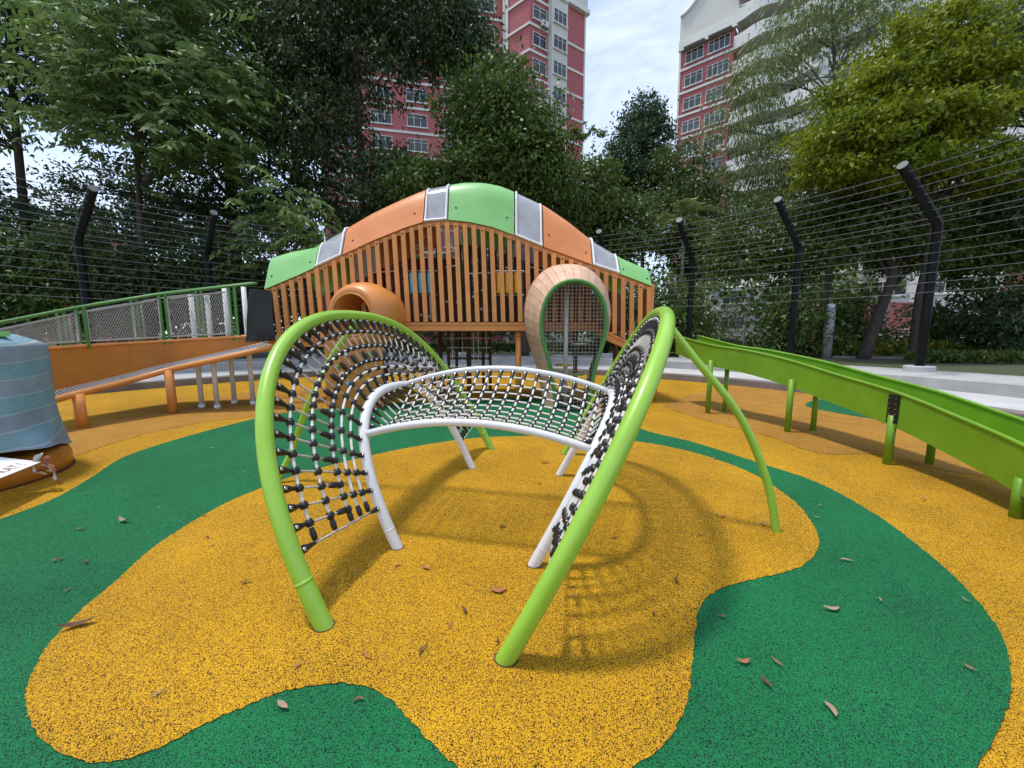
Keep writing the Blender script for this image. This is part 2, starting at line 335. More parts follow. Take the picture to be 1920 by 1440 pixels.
ring('kerb', [(9.35, -.05), (9.35, .165), (9.365, .18), (9.62, .18)], 'concrete_dark', 'dark grey concrete kerb around the rubber floor')
ring('terrace', [(9.62, .10), (9.62, .184), (11.32, .19)], 'concrete_light', 'pale concrete walkway around the playground')
ring('low_wall', [(11.3, .10), (11.3, .43), (11.33, .455), (13.35, .46), (13.35, .2)], 'concrete', 'low concrete seat wall carrying the fence')
b = MB(); n = 96; vs = []
for r, z in ((13.3, .40), (17, .42), (24, .45), (40, .42), (90, .4), (900, .4)): vs += [(RC[0] + r * math.cos(2 * math.pi * k / n), RC[1] + r * math.sin(2 * math.pi * k / n), z) for k in range(n)]
b.add(vs, [(i * n + k, i * n + (k + 1) % n, (i + 1) * n + (k + 1) % n, (i + 1) * n + k) for i in range(5) for k in range(n)])
structure(b.build('ground', 'soil'), 'dark planted ground outside the fence')

# ------------------------------------------------------------------ fence
fence = thing('perimeter_fence', 'tall black fence of inward-bent posts strung with thin steel wires', 'fence', loc=tuple(RC))
FR, ZB, ZK, ZT, DIN = 12.75, .46, 4.05, 5.1, 1.85
def fpt(a, r, z): return V3(r * math.cos(R(a)), r * math.sin(R(a)), z)
FA = [8.5, 22.8, 36.3, 50.8, 65.2, 79.5, 94, 108, 122, 135.5, 149, 162.5, 176]
pm = MB(); pm.tube([(0, 0, ZB), (0, 0, 2.), (0, 0, ZK - .12), (-.03, 0, ZK), (-.03 - (DIN - .03) * .12, 0, ZK + .14), (-DIN, 0, ZT)], .098, 14); pm = pm.mesh('post', 'fence_black', True)
cm = MB(); d_ = unit((-DIN, 0, ZT - ZK)); cm.lathe([(0, .0985), (.018, .0985)], V3(-DIN, 0, ZT), d_, 14); cm = cm.mesh('post_cap', 'cap_grey')
bm_ = MB(); bm_.lathe([(0, .30), (.12, .30), (.135, .285)], (0, 0, ZB), (0, 0, 1), 20); bm_ = bm_.mesh('footing', 'concrete_light')
clm = MB()
for a in FA:
    mw = Matrix.Translation(Vector(fpt(a, FR, 0))) @ Matrix.Rotation(R(a), 4, 'Z')
    p = obj('post', pm, fence, mw=mw)
    obj('cap', cm, p); obj('footing', bm_, p)
ZS = [(FR - .10, z) for z in np.arange(2.42, 4.1, .235)] + [(FR - .12 - DIN * t, ZK + (ZT - ZK) * t) for t in (.10, .23, .36, .49, .62, .75, .87)]
for r, z in ZS:
    pts = []
    for a0, a1 in zip(FA[:-1], FA[1:]):
        for t in np.linspace(0, 1, 5, endpoint=False):
            q = fpt(a0, r, z) * (1 - t) + fpt(a1, r, z) * t; q[2] -= .012 * math.sin(math.pi * t); pts.append(q)
    pts.append(fpt(FA[-1], r, z))
    MB().tube(pts, .0075, 5, caps=False).build('wire', 'wire', fence)

# ------------------------------------------------------------------ rope climber
CC, PH = V3(-.141, 3.082, 0), .218
AX = V3(math.sin(PH), math.cos(PH), 0); LX = V3(AX[1], -AX[0], 0)
def hoop(w_, al, a, b_, n_, sg, K=90):
    t = np.linspace(0, math.pi, K * 3); up = V3(0, 0, math.cos(al)) + sg * LX * math.sin(al)
    u = -np.sign(np.cos(t)) * a * np.abs(np.cos(t)) ** (2 / n_); v = b_ * np.abs(np.sin(t)) ** (2 / n_)
    p = CC + sg * LX * w_ + u[:, None] * AX + v[:, None] * up
    return resample(p, K)
climber = thing('rope_climber', 'rope net climber with two leaning lime green hoops and white inner hoops', 'climbing frame', loc=tuple(CC))
def cb(b, name, m, parent=climber, smooth=True):
    b.v = [q - CC for q in b.v]; return b.build(name, m, parent, smooth)
nets = {}
ferr = MB(); ferr.lathe([(-.012, .018), (0, .024), (.035, .025), (.065, .018), (.10, .0115), (.118, .010)], (0, 0, 0), (1, 0, 0), 8)
ferr.lathe([(0, .012), (.006, .013), (.010, .008)], (.018, 0, .019), (0, 0, 1), 6, 1)
ferr.box((-.012, 0, 0), (.05, .012, .03), None, 1)
ferr = ferr.mesh('ferrule', ['black_plastic', 'steel'], True)
sleeve = MB(); sleeve.lathe([(-.05, .010), (-.042, .019), (0, .023), (.042, .017), (.05, .010)], (0, 0, 0), (1, 0, 0), 8); sleeve = sleeve.mesh('end_sleeve', 'black_plastic', True)
clamp = MB(); clamp.lathe([(-.021, .012), (-.019, .018), (0, .0215), (.019, .018), (.021, .012)], (0, 0, 0), (1, 0, 0), 8); clamp.lathe([(-.02, .010), (-.02, .0145), (.02, .0145), (.02, .010)], (0, 0, 0), (0, 1, 0), 7); clamp = clamp.mesh('clamp', 'black_plastic', True)
clampv = np.array([v.co[:] for v in clamp.vertices]); clampf = [tuple(p.vertices) for p in clamp.polygons]
ALL_CL = []
def put(me, name, par, mw):
    mw = mw.copy(); mw.translation -= Vector(CC); return obj(name, me, par, mw=mw)
WHITE = {}
for sg, al, al2 in ((-1, .455, .426), (1, .463, .462)):
    gp = hoop(.443, al, 1.495, 1.725, 2.412, sg); wp = hoop(.448, al2, .783, 1.054, 2.563, sg); WHITE[sg] = wp
    side = 'left' if sg < 0 else 'right'
    def foot(p): # run both ends into the floor
        return np.vstack([p[0] + (p[0] - p[1]) * 1.5, p, p[-1] + (p[-1] - p[-2]) * 1.5])
    h = cb(MB().tube(foot(gp), .0425, 20), 'green_hoop', 'lime')
    wo = cb(MB().tube(foot(wp), .036, 18), 'white_hoop', 'white_pipe')
    for p, r_, m_, par in ((gp, .0430, 'lime', h), (wp, .0364, 'white_pipe', wo)):   # welded collars near the floor
        for i in ((4, -5) if sg < 0 or par is wo else ()):
            q = MB().tube([p[i], p[i] + (p[i + 1] - p[i]) * .3], r_, 20); cb(q, 'collar', m_, par)
    for p, r_, par in ((gp, .0425, h), (wp, .036, wo)):                              # cut edge of the rubber and painted contact shadow round each foot
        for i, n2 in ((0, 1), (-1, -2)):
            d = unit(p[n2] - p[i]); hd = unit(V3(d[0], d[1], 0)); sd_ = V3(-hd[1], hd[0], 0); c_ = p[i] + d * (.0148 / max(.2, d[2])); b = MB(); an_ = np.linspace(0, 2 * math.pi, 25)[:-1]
            b.add([V3(c_[0], c_[1], .0148) + hd * math.cos(t) * (r_ / max(.3, d[2]) + .006) + sd_ * math.sin(t) * (r_ + .006) for t in an_], [tuple(range(24))]); cb(b, 'floor_joint_shadow', 'dark_brown', par, False)
    # support strut
    top = gp[len(gp) // 2 + 1]; ft = CC + sg * LX * 2.13 - AX * .03
    st = cat_rom([top + sg * LX * .02 - V3(0, 0, .02), top + sg * LX * .30 - V3(0, 0, .33), top + sg * LX * .60 - V3(0, 0, .80), top + sg * LX * .80 - V3(0, 0, 1.22), ft - V3(0, 0, .03)], 10)
    if sg > 0: st = cat_rom([top + LX * .02, G(1458, 1000) * .28 + top * .72 + V3(.02, 0, .12), G(1458, 1000) * .6 + top * .4 + V3(.06, 0, .21), G(1458, 1000) * .84 + top * .16 + V3(.05, 0, .13), G(1458, 1000) - V3(0, 0, .03)], 10)
    cb(MB().tube(st, .027, 14), 'strut', 'lime')
    # net in the plane between the hoops
    net = bpy.data.objects.new('rope_net', None); COL.objects.link(net); net.parent = climber; net.empty_display_size = .1
    net['label'] = 'black and grey rope net filling the %s hoop' % side
    NR = 43
    gs = resample(gp, 400); ws = resample(wp, 400)
    gi = np.linspace(.075, .925, NR); FRAC = [.17, .40, .62, .75, .87]
    nrm = unit(np.cross(AX, gp[45] - (gp[0] + gp[-1]) / 2)) * (-1 if sg > 0 else 1)
    if nrm[2] < 0: nrm = -nrm
    rad = []
    for k, s_ in enumerate(gi):
        a_ = gs[int(s_ * 399)]; b_ = ws[int((.10 + (s_ - .075) / .85 * .80) * 399)]
        d = unit(b_ - a_); a2 = a_ + d * .043; b2 = b_ - d * .036; rad.append((a2, b2, d))
        short = (k % 2 == 1)
        end = a2 + (b2 - a2) * FRAC[2] if short else b2
        L_ = np.linalg.norm(end - a2)
        if short: cb(MB().tube([a2 + d * .06, end - d * .03], .0068, 6), 'rope', 'rope', net)
        else: cb(MB().tube([a2 + d * .06, (a2 + b2) / 2, end - d * .06], .0068, 6), 'rope', 'rope', net)
        put(ferr, 'ferrule', net, frame(a2 - d * .004, d, nrm) @ Matrix.Scale(.88, 4))
        if short: put(sleeve, 'end_sleeve', net, frame(end - d * .045, d, nrm) @ Matrix.Scale(.84, 4))
        else: put(ferr, 'ferrule', net, frame(b2 + d * .004, -d, nrm) @ Matrix.Scale(.72, 4))
    for j, f_ in enumerate(FRAC):
        pts = [a_ + (b_ - a_) * f_ for a_, b_, d in rad]
        cb(MB().tube(cat_rom(pts, 3), .0085, 7), 'rope', 'rope_white', net)
        for k in range(1, NR - 1):
            if k % 2 == 1 and j > 2: continue
            tg = pts[k + 1] - pts[k - 1]
            ALL_CL.append((frame(pts[k], tg, nrm), net))
        for k, q in ((0, 1), (NR - 1, NR - 2)):
            tg = pts[q] - pts[k]; put(sleeve, 'end_sleeve', net, frame(pts[k] + unit(tg) * .045, tg, nrm) @ Matrix.Scale(.72, 4))
# bridge between the white hoops: two arched bars and a net
def on_white(sg, f): return resample(WHITE[sg], 400)[int(f * 399)]
bars = []
BF0, BF1 = .268, .565
for f_, ri in ((BF0, .13), (BF1, .17)):
    a_, b_ = on_white(-1, f_), on_white(1, f_); t = np.linspace(0, 1, 22)
    p = a_ + (b_ - a_) * t[:, None]; p[:, 2] += ri * 4 * t * (1 - t); bars.append(p)
    cb(MB().tube(p, .0255, 14), 'cross_bar', 'white_pipe')
net = bpy.data.objects.new('bridge_net', None); COL.objects.link(net); net.parent = climber; net['label'] = 'white rope net bridge sagging between the two white bars'
NB, NC = 17, 9
BR = [resample(q, 60) for q in bars]
def bpt(u, v):
    i_ = u * 59; i0 = int(min(i_, 58)); f_ = i_ - i0
    e0, e1 = [q[i0] * (1 - f_) + q[i0 + 1] * f_ for q in BR]
    lin = e0 + (e1 - e0) * v; lin[2] -= .10 * math.sin(math.pi * v)
    return lin
us = np.linspace(.055, .945, NB); vv = np.linspace(.10, .90, NC)
for u in us:
    p = np.array([bpt(u, v) for v in np.linspace(.02, .98, 9)]); cb(MB().tube(p, .0085, 7), 'rope', 'rope_white', net)
    for q0, q1 in ((0, 1), (-1, -2)):
        put(ferr, 'ferrule', net, frame(p[q0] + unit(p[q1] - p[q0]) * .012, p[q1] - p[q0], (0, 0, 1)) @ Matrix.Scale(.68, 4))
for v in vv:
    f0 = BF0 + (BF1 - BF0) * v
    p = np.array([on_white(-1, f0)] + [bpt(u, v) for u in us] + [on_white(1, f0)])
    p[0] += unit(p[1] - p[0]) * .045; p[-1] += unit(p[-2] - p[-1]) * .045
    cb(MB().tube(cat_rom(p, 2), .0068, 6), 'rope', 'rope_white', net)
    put(ferr, 'ferrule', net, frame(p[0], p[1] - p[0], (0, 0, 1)) @ Matrix.Scale(.68, 4)); put(ferr, 'ferrule', net, frame(p[-1], p[-2] - p[-1], (0, 0, 1)) @ Matrix.Scale(.68, 4))
    for u in us:
        q = bpt(u, v); ALL_CL.append((frame(q, bpt(u, v + .03) - q, (0, 0, 1)) @ Matrix.Scale(.74, 4), net))
ALL_CL.sort(key=lambda c_: (c_[0].translation - Vector((0, 0, EYE))).length)
rest = {}
for i, (mw, par) in enumerate(ALL_CL):
    if i < 300: put(clamp, 'clamp', par, mw)
    else: rest.setdefault(par, []).append(mw)
for par, L_ in rest.items():
    b = MB()
    for mw in L_:
        m4 = np.array(mw); b.add(clampv @ m4[:3, :3].T + m4[:3, 3], clampf)
    q = cb(b, 'clamps', 'black_plastic', par); q['kind'] = 'stuff'

# ------------------------------------------------------------------ play tower
YF = 8.0                                     # front of the slatted tower
TO = V3(-1.1, YF + 1, 0)
tower = thing('play_tower', 'hill-shaped orange slatted play tower with green, orange and clear roof panels', 'play tower', loc=tuple(TO))
def tb(b, name, m, parent=tower, smooth=False):
    b.v = [q - TO for q in b.v]; return b.build(name, m, parent, smooth)
def atx(px, table):
    xs, ys = zip(*table); return float(np.interp(px, xs, ys))
LOW = [(470, 549), (500, 542), (560, 517), (592, 502), (640, 480), (700, 452), (760, 428), (795, 417), (838, 413), (880, 417), (925, 427), (965, 442), (1014, 462), (1060, 478), (1108, 496), (1162, 514), (1222, 537)]
UPP = [(470, 496), (492, 490), (545, 474), (596, 464), (649, 432), (700, 401), (750, 377), (798, 357), (838, 349), (870, 344), (905, 344), (940, 351), (966, 362), (1022, 388), (1065, 417), (1112, 454), (1163, 485), (1222, 510)]
def zlow(X):
    px = 960 + X * FPX / (YF * _c); 
    for _ in range(3):
        q = P(px, atx(px, LOW), YF); px += (X - q[0]) * FPX / YF
    return P(px, atx(px, LOW), YF)[2]
YR = YF + .42
def zup(X):
    px = 960 + X * FPX / YR
    for _ in range(3):
        q = P(px, atx(px, UPP), YR); px += (X - q[0]) * FPX / YR
    return P(px, atx(px, UPP), YR)[2]
YB = 10.1
def roof_strip(X0, X1, nX, off=0., t0=0., t1=1.):
    """cross-section swept along X: steep bulging front, flat crest, falling back"""
    sec = [(0, 0), (.09, .29), (.17, .56), (.26, .82), (.35, .95), (.48, 1.02), (.70, 1.07), (1.05, 1.10), (1.5, 1.04), (1.85, .80), (2.02, .45), (2.1, 0)]
    sec = resample(cat_rom(sec, 3), 22); k0, k1 = int(t0 * 21), int(t1 * 21)
    g = []
    for X in np.linspace(X0, X1, nX):
        zl = zlow(X); h = max(.25, zup(X) - zl)
        g.append([(X + (0 if y < .5 else 0), YF - .05 + y - off * (1 - min(1, y)), zl + z_ * h + off * min(1, z_ * 1.2)) for y, z_ in sec[k0:k1 + 1]])
    return np.array(g)
SEAM = [497, 592, 643, 795, 840, 965, 1018, 1110, 1162, 1222]
XS = [P(x, atx(x, LOW), YF)[0] for x in SEAM]
KIND = ['green', 'clear', 'orange', 'clear', 'green', 'clear', 'orange', 'clear', 'green']
LAB = {'green': 'green curved roof panel', 'clear': 'clear roof panel in white frame', 'orange': 'orange curved roof panel'}
def thick(g, t=.018):
    b = MB(); n_ = np.cross(np.gradient(g, axis=0), np.gradient(g, axis=1)); n_ = n_ / (np.linalg.norm(n_, axis=2)[..., None] + 1e-9)
    if n_[0, min(3, g.shape[1] - 1), 1] > 0: n_ = -n_
    a, c_ = g.shape[:2]; inn = g - n_ * t; b.grid(g); b.grid(inn[::-1])
    for e0, e1 in ((g[0], inn[0]), (g[-1], inn[-1]), (g[:, 0], inn[:, 0]), (g[:, -1], inn[:, -1])): b.grid(np.stack([e0, e1]))
    return b
for i, k in enumerate(KIND):
    x0, x1 = XS[i] + .012, XS[i + 1] - .012
    g = roof_strip(x0, x1, 10)
    q = tb(thick(g), 'roof_panel', {'green': 'green_roof', 'orange': 'orange_roof', 'clear': 'acrylic'}[k], smooth=True); q['label'] = LAB[k]
    if k == 'clear':
        b = MB()
        for gx in (0, -1):
            b.tube(g[gx] + (V3(.022, -.010, 0) if gx == 0 else V3(-.022, -.010, 0)), .021, 6)
        b.tube(g[:, 0] + V3(0, -.01, .02), .022, 6); b.tube(g[:, 9] + V3(0, 0, .012), .018, 6)
        tb(b, 'panel_frame', 'white_frame', q)
        if i in (5, 7):
            b = MB(); b.tube([g[2, 5] + V3(0, .25, 0), g[-2, 3] + V3(0, .25, 0)], .015, 6); tb(b, 'brace', 'white_frame', q)
    for gx in ((1, 8) if k != 'clear' else ()):
        for tz in (2, 7):
            b = MB(); p_ = g[gx, tz]; b.lathe([(0, .018), (.012, .016)], p_ + V3(0, 0, 0), (0, -1, .15), 8); tb(b, 'bolt', 'black_plastic', q)
# curved top rail, slats, bottom rail
xx = np.linspace(XS[0], XS[-1], 70)
b = MB(); g = np.array([[(X, YF + .005, zlow(X) - .09), (X, YF + .005, zlow(X) + .0), (X, YF + .075, zlow(X) + .0), (X, YF + .075, zlow(X) - .09), (X, YF + .005, zlow(X) - .09)] for X in xx]); b.grid(g); tb(b, 'top_rail', 'orange')
def zbot(X):
    if X < -2.35: return 1.30 if X < -3.6 else 1.62
    if X > 1.75: return 1.52 - (X - 1.75) * .47
    return 1.62
NS = 45; slat_meshes = {}
sx = np.linspace(XS[0] + .05, XS[-1] - .05, NS)
for i, X in enumerate(sx):
    z0, z1 = zbot(X) + .02, zlow(X) - .045
    lean = .030 * (z1 - z0)
    b = MB(); b.bar((X + lean * .6, YF - .025, z0), (X - lean * .4, YF - .025, z1), .045, .088, up=(1, 0, 0))
    q = tb(b, 'slat', 'orange')
    if i % 3 == 1:
        b = MB(); b.lathe([(0, .017), (.012, .015)], V3(X - lean * .4, YF - .046, z1 - .06), (0, -1, 0), 8); tb(b, 'bolt', 'black_plastic', q)
for xa, xb in ((XS[0], -3.6), (-3.6, -2.35), (-2.35, 1.75), (1.75, XS[-1])):
    za, zb_ = zbot(xa + 1e-3), zbot(xb - 1e-3)
    b = MB(); b.bar((xa, YF + .02, za - .075), (xb, YF + .02, zb_ - .075), .07, .17); b.bar((xa, YF - .032, za - .02), (xb, YF - .032, zb_ - .02), .03, .03)
    b.bar((xa, YF - .032, za - .145), (xb, YF - .032, zb_ - .145), .03, .025); tb(b, 'bottom_rail', 'orange')
# end frame on the right, platform, posts, rear wall
b = MB(); X = XS[-1]; b.box((X + .03, YF + .25, (zlow(X) + 1.0) / 2 + .1), (.05, .5, zlow(X) - 1.1)); tb(b, 'end_panel', 'orange')
b = MB(); b.box((-1.1, 9.05, 1.50), (7.0, 1.95, .09)); tb(b, 'deck', 'dark_brown')
for x_, y_ in ((972, YF + .12), (1230, 8.15)):
    X = P(x_, 640, y_)[0]; b = MB(); b.tube([(X, y_, -.02), (X, y_, 1.55)], .062, 14); b.lathe([(0, .062), (.0, .085), (.03, .085), (.03, .062)], (X, y_, 1.36), (0, 0, 1), 14); tb(b, 'post', 'orange', smooth=True)
for X in (-4.6, -3.2, -1.8, 1.6, 2.6):
    b = MB(); b.tube([(X, 9.9, -.02), (X, 9.9, zlow(X))], .055, 10); tb(b, 'post', 'dark_brown')
for xa, xb, m_ in ((-4.8, -4.1, 'shaded_orange'), (-2.6, -1.35, 'shaded_orange'), (1.0, 2.0, 'shaded_orange')):
    zt = min(zlow(xa), zlow(xb)) - .02; b = MB(); b.box(((xa + xb) / 2, 10.0, (zt + 1.5) / 2), (xb - xa, .06, zt - 1.5)); tb(b, 'rear_panel', m_)  # rear panels carry the interior shade in their colour
for xa, xb in ((-4.1, -2.6), (-1.35, 1.0), (2.0, 2.8)):
    for X in np.arange(xa + .06, xb, .125):
        z1 = zlow(X) - .02; b = MB(); b.box((X, 10.0, (z1 + 1.45) / 2), (.088, .045, z1 - 1.45)); tb(b, 'rear_slat', 'dark_brown' if X > -1.4 else 'shaded_orange')  # rear slats darkened in colour for the shade inside the tower
# rollers threaded behind the slats
def roller(px, m_, y0, y1):
    a_ = P(px, y1, YF + .07); c_ = P(px, y0, YF + .07); b = MB(); b.lathe([(0, .066), (.01, .072), (np.linalg.norm(c_ - a_) - .01, .072), (np.linalg.norm(c_ - a_), .066)], a_, (0, 0, 1), 16); return b
for m_, pxs in (('blue_roller', (775, 791, 808)), ('yellow_roller', (937, 953, 970))):
    for px in pxs: tb(roller(px, m_, 512, 550), 'roller', m_, smooth=True)
    b = MB(); a_ = P(pxs[0] - 12, 508, YF + .09); c_ = P(pxs[-1] + 12, 508, YF + .09); b.tube([a_, c_], .014, 8)
    a_ = P(pxs[0] - 12, 553, YF + .09); c_ = P(pxs[-1] + 12, 553, YF + .09); b.tube([a_, c_], .014, 8); tb(b, 'roller_axle', 'steel')
# inside: white ropes and pegs
for (a_, c_) in (((690, 512, 8.7), (742, 508, 8.7)), ((768, 470, 8.9), (812, 463, 8.9)), ((770, 476, 8.9), (800, 440, 8.9)), ((835, 502, 8.8), (862, 496, 8.8)), ((853, 420, 8.6), (862, 500, 8.6)), ((760, 470, 8.5), (766, 590, 8.5)), ((803, 470, 8.6), (808, 600, 8.6)), ((774, 550, 8.5), (778, 600, 8.5)), ((880, 513, 8.9), (990, 509, 8.9)), ((985, 497, 8.6), (1110, 540, 8.6))):
    b = MB(); b.tube([P(*a_), P(*c_)], .016, 7); tb(b, 'inner_pole', 'white_frame')
for px, py in ((858, 517), (888, 518), (905, 512), (893, 503), (905, 545), (888, 557), (858, 567), (790, 591), (806, 594), (838, 566), (895, 594), (903, 580), (950, 502), (970, 503), (890, 548), (845, 590)):
    b = MB(); b.lathe([(0, .012), (.02, .035), (.05, .03), (.06, .012)], P(px, py, 9.2), (0, -1, 0), 8); tb(b, 'peg', 'globe')
# climbing cage under the deck
cage = thing('rope_cage', 'dark brown rope climbing cage hanging under the orange tower deck', 'climbing net', loc=tuple(TO))
for px in (841, 856, 879, 906, 919):
    X = P(px, 660, 9.3)[0]; b = MB(); b.tube([(X, 9.3, -.02), (X, 9.3, 1.45)], .058 if px == 879 else .036, 8); tb(b, 'post', 'dark_brown', cage)
for px in (848, 867, 888, 897, 912):
    X = P(px, 660, 9.15)[0]; b = MB(); b.tube([(X, 9.15, .1), (X, 9.15, 1.45)], .009, 6); tb(b, 'rope', 'rope_white', cage)
for py in (634, 652, 672, 688, 706, 722):
    a_, c_ = P(838, py, 9.2), P(921, py, 9.2); b = MB(); b.tube([a_, c_], .03 if py == 672 else .011, 7); tb(b, 'rung', 'dark_brown' if py == 672 else 'rope_white', cage)

# ------------------------------------------------------------------ tunnel mouth and climbing wall
TU = P(704, 592, YF - .05); TD = unit((-.30, -.95, -.02))
tun = thing('tunnel_mouth', 'rounded orange plastic tunnel mouth sticking out of the slatted tower', 'play tunnel', loc=tuple(TU))
prof = [(-.25, .52), (0, .56), (.18, .60), (.36, .605), (.52, .575), (.63, .525), (.685, .48), (.70, .43), (.69, .385), (.65, .355), (.56, .345), (.3, .34), (-.25, .34)]
pr = cat_rom(np.array(prof), 4)
b = MB(); a_ = TD; u_ = unit(np.cross(a_, (0, 0, 1))); v_ = np.cross(u_, a_); an = np.linspace(0, 2 * math.pi, 41)[:-1]
vs = [[TU + a_ * d + 1.1 * r_ * (math.cos(t) * u_ + .93 * math.sin(t) * v_) for t in an] for d, r_ in pr]
n = 40; b.add(np.array(vs).reshape(-1, 3), [(i * n + k, i * n + (k + 1) % n, (i + 1) * n + (k + 1) % n, (i + 1) * n + k) for i in range(len(pr) - 1) for k in range(n)])
b.v = [q - TU for q in b.v]; b.build('shell', 'tunnel', tun, True)
b = MB(); b.tube([a_ * .70 + .415 * (math.cos(t) * u_ + .93 * math.sin(t) * v_) for t in an], .016, 8, closed=True); b.build('rim', 'tunnel', tun, True)
WL = V3(-3.0, 7.35, 0)
wall_ = thing('climbing_wall', 'orange climbing wall with small coloured grips below the tunnel mouth', 'climbing wall', loc=tuple(WL))
b = MB(); g = np.array([[(x - (0 if abs(x) < .4 else 0), .10 * math.cos(x * 2.2) * -1 + .1 + .05 * (z - .6), z) for z in np.linspace(-.02, 1.28, 8)] for x in np.linspace(-.55, .55, 12)]); q = thick(g, .05); q.build('panel', 'orange_panel', wall_, True)
grips = [(646, 664, 'globe'), (692, 665, 'green_dark'), (669, 684, 'yellow_roller'), (640, 703, 'globe'), (655, 720, 'blue_roller'), (675, 735, 'leaf_red'), (622, 737, 'leaf_red'), (690, 712, 'yellow_roller'), (630, 690, 'green_dark')]
for px, py, m_ in grips:
    q = P(px, py, 7.32) - WL; b = MB(); b.lathe([(0, .05), (.03, .055), (.055, .035), (.06, .01)], (q[0], .10 * math.cos(q[0] * 2.2) * -1 + .1 + .05 * (q[2] - .6) - .003, q[2]), (0, -1, 0), 9); b.build('grip', m_, wall_, True)

# ------------------------------------------------------------------ wooden pod
PO = V3(1.09, 7.0, 0)
pod = thing('wooden_pod', 'teardrop-shaped timber-clad climbing pod with green rim and wire mesh front', 'climbing pod', loc=tuple(PO))
half = [(0, 2.32), (.20, 2.29), (.38, 2.17), (.51, 1.96), (.575, 1.68), (.565, 1.42), (.50, 1.15), (.425, .90), (.365, .60), (.32, .25), (.30, -.02)]
hc = cat_rom(np.array(half), 6)
prof0 = np.vstack([hc[::-1] * V3(-1, 1, 0)[:2], hc[1:]])           # from left foot over the top to right foot
prof0 = resample(prof0, 45)
SC = [(0, 1.0, 0), (.10, 1.10, .02), (.28, 1.235, .05), (.55, 1.37, .085), (.9, 1.47, .12), (1.3, 1.5, .13)]
def podpt(k, d):
    x, z = prof0[k]; s_ = np.interp(d, [q[0] for q in SC], [q[1] for q in SC])
    cz = 1.0
    zz = cz + (z - cz) * (1 + (s_ - 1) * .72) if z > cz else z
    return V3(x * s_, d, zz)
for k in range(len(prof0) - 1):
    ds = np.linspace(.02, 1.25, 7)
    g = np.array([[podpt(k, d) * .978 + podpt(k + 1, d) * .022, podpt(k, d) * .022 + podpt(k + 1, d) * .978] for d in ds])
    q = thick(g, .022)
    q.build('plank', 'pod_wood', pod, False)
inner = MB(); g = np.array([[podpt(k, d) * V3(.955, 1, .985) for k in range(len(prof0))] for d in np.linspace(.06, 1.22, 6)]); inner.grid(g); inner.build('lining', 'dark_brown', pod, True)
rim = np.array([podpt(k, 0) for k in range(len(prof0))])
b = MB(); b.tube(rim + V3(0, -.01, 0), .035, 10); b.build('rim', 'green_dark', pod, True)
b = MB(); b.tube(rim * V3(.93, 1, .98) + V3(0, .015, .01), .012, 8); b.build('inner_rim', 'green_dark', pod, True)
def podw(z): # half width of opening at height z
    return float(np.interp(z, hc[::-1, 1], hc[::-1, 0]))
b = MB()
for z in np.arange(.05, 2.28, .064): b.tube([(-podw(z), 0, z), (podw(z), 0, z)], .0027, 4, caps=False)
for x in np.arange(-.545, .56, .064):
    zz = [z for z in np.linspace(0.02, 2.3, 115) if podw(z) > abs(x)]
    if zz: b.tube([(x, .004, zz[0]), (x, .004, zz[-1])], .0027, 4, caps=False)
b.build('wire_mesh', 'rope', pod)
b = MB(); b.tube([(-.06, .55, 0), (-.06, .55, 2.5)], .042, 12); pole_ = b.build('pole', 'white_pipe', pod, True)
for dx, z, m_ in ((-.11, .79, 'yellow_roller'), (.15, .61, 'lime'), (-.22, .98, 'globe'), (.22, 1.2, 'globe')):
    b = MB(); b.lathe([(0, .15), (.012, .165), (.025, .15)], (dx, .55, z), (0, 0, 1), 18); b.build('step_disc', m_, pod, True)

# ------------------------------------------------------------------ slide
near = [G(1327, 775), G(1476, 810), G(1663, 870), G(1903, 970)]
far = [G(1358, 772), G(1524, 807), G(1742, 870)]
slide = thing('slide', 'long green metal slide running from the tower to the right edge', 'slide')
tl = [(1268, 630), (1330, 647), (1400, 658), (1478, 676), (1570, 704), (1680, 737), (1790, 781), (1920, 838)]
Ys = [8.1, 7.0, 6.3, 5.62, 4.85, 4.1, 3.5, 2.87]
tn = np.array([P(x, y, Y_) for (x, y), Y_ in zip(tl, Ys)])
tn = np.vstack([tn, tn[-1] + V3(-.45, -.9, -.10), tn[-1] + V3(-1.0, -1.7, -.14)])
tn = cat_rom(tn, 6); dT = np.gradient(tn, axis=0); dT[:, 2] = 0; dT /= np.linalg.norm(dT, axis=1)[:, None]
nl = np.stack([-dT[:, 1], dT[:, 0], 0 * dT[:, 0]], 1)          # to the far side (+x)
if nl[0, 0] < 0: nl = -nl
SWD, SH = .46, .36
def chan(off, z0): return tn + nl * off - V3(0, 0, 1) * z0
b = MB(); b.grid(np.stack([chan(0, 0), chan(0, SH)], 1)); b.grid(np.stack([chan(.012, SH), chan(.012, 0)], 1)); b.grid(np.stack([chan(0, SH), chan(.012, SH)], 1)); b.build('side_wall', 'lime_slide', slide, False)
b = MB(); b.grid(np.stack([chan(SWD, 0), chan(SWD, SH)], 1)); b.grid(np.stack([chan(SWD + .012, SH), chan(SWD + .012, 0)], 1)); b.grid(np.stack([chan(SWD, SH), chan(SWD + .012, SH)], 1)); b.build('side_wall', 'lime_slide', slide, False)
b = MB(); b.grid(np.stack([chan(.012, .24), chan(SWD * .25, .285), chan(SWD * .5, .295), chan(SWD * .75, .285), chan(SWD, .24)], 1)); b.build('slide_bed', 'lime_slide', slide, True)
for off in (.006, SWD + .006):
    b = MB(); b.tube(chan(off, -.005), .019, 8); b.build('edge_rail', 'lime_slide', slide, True)
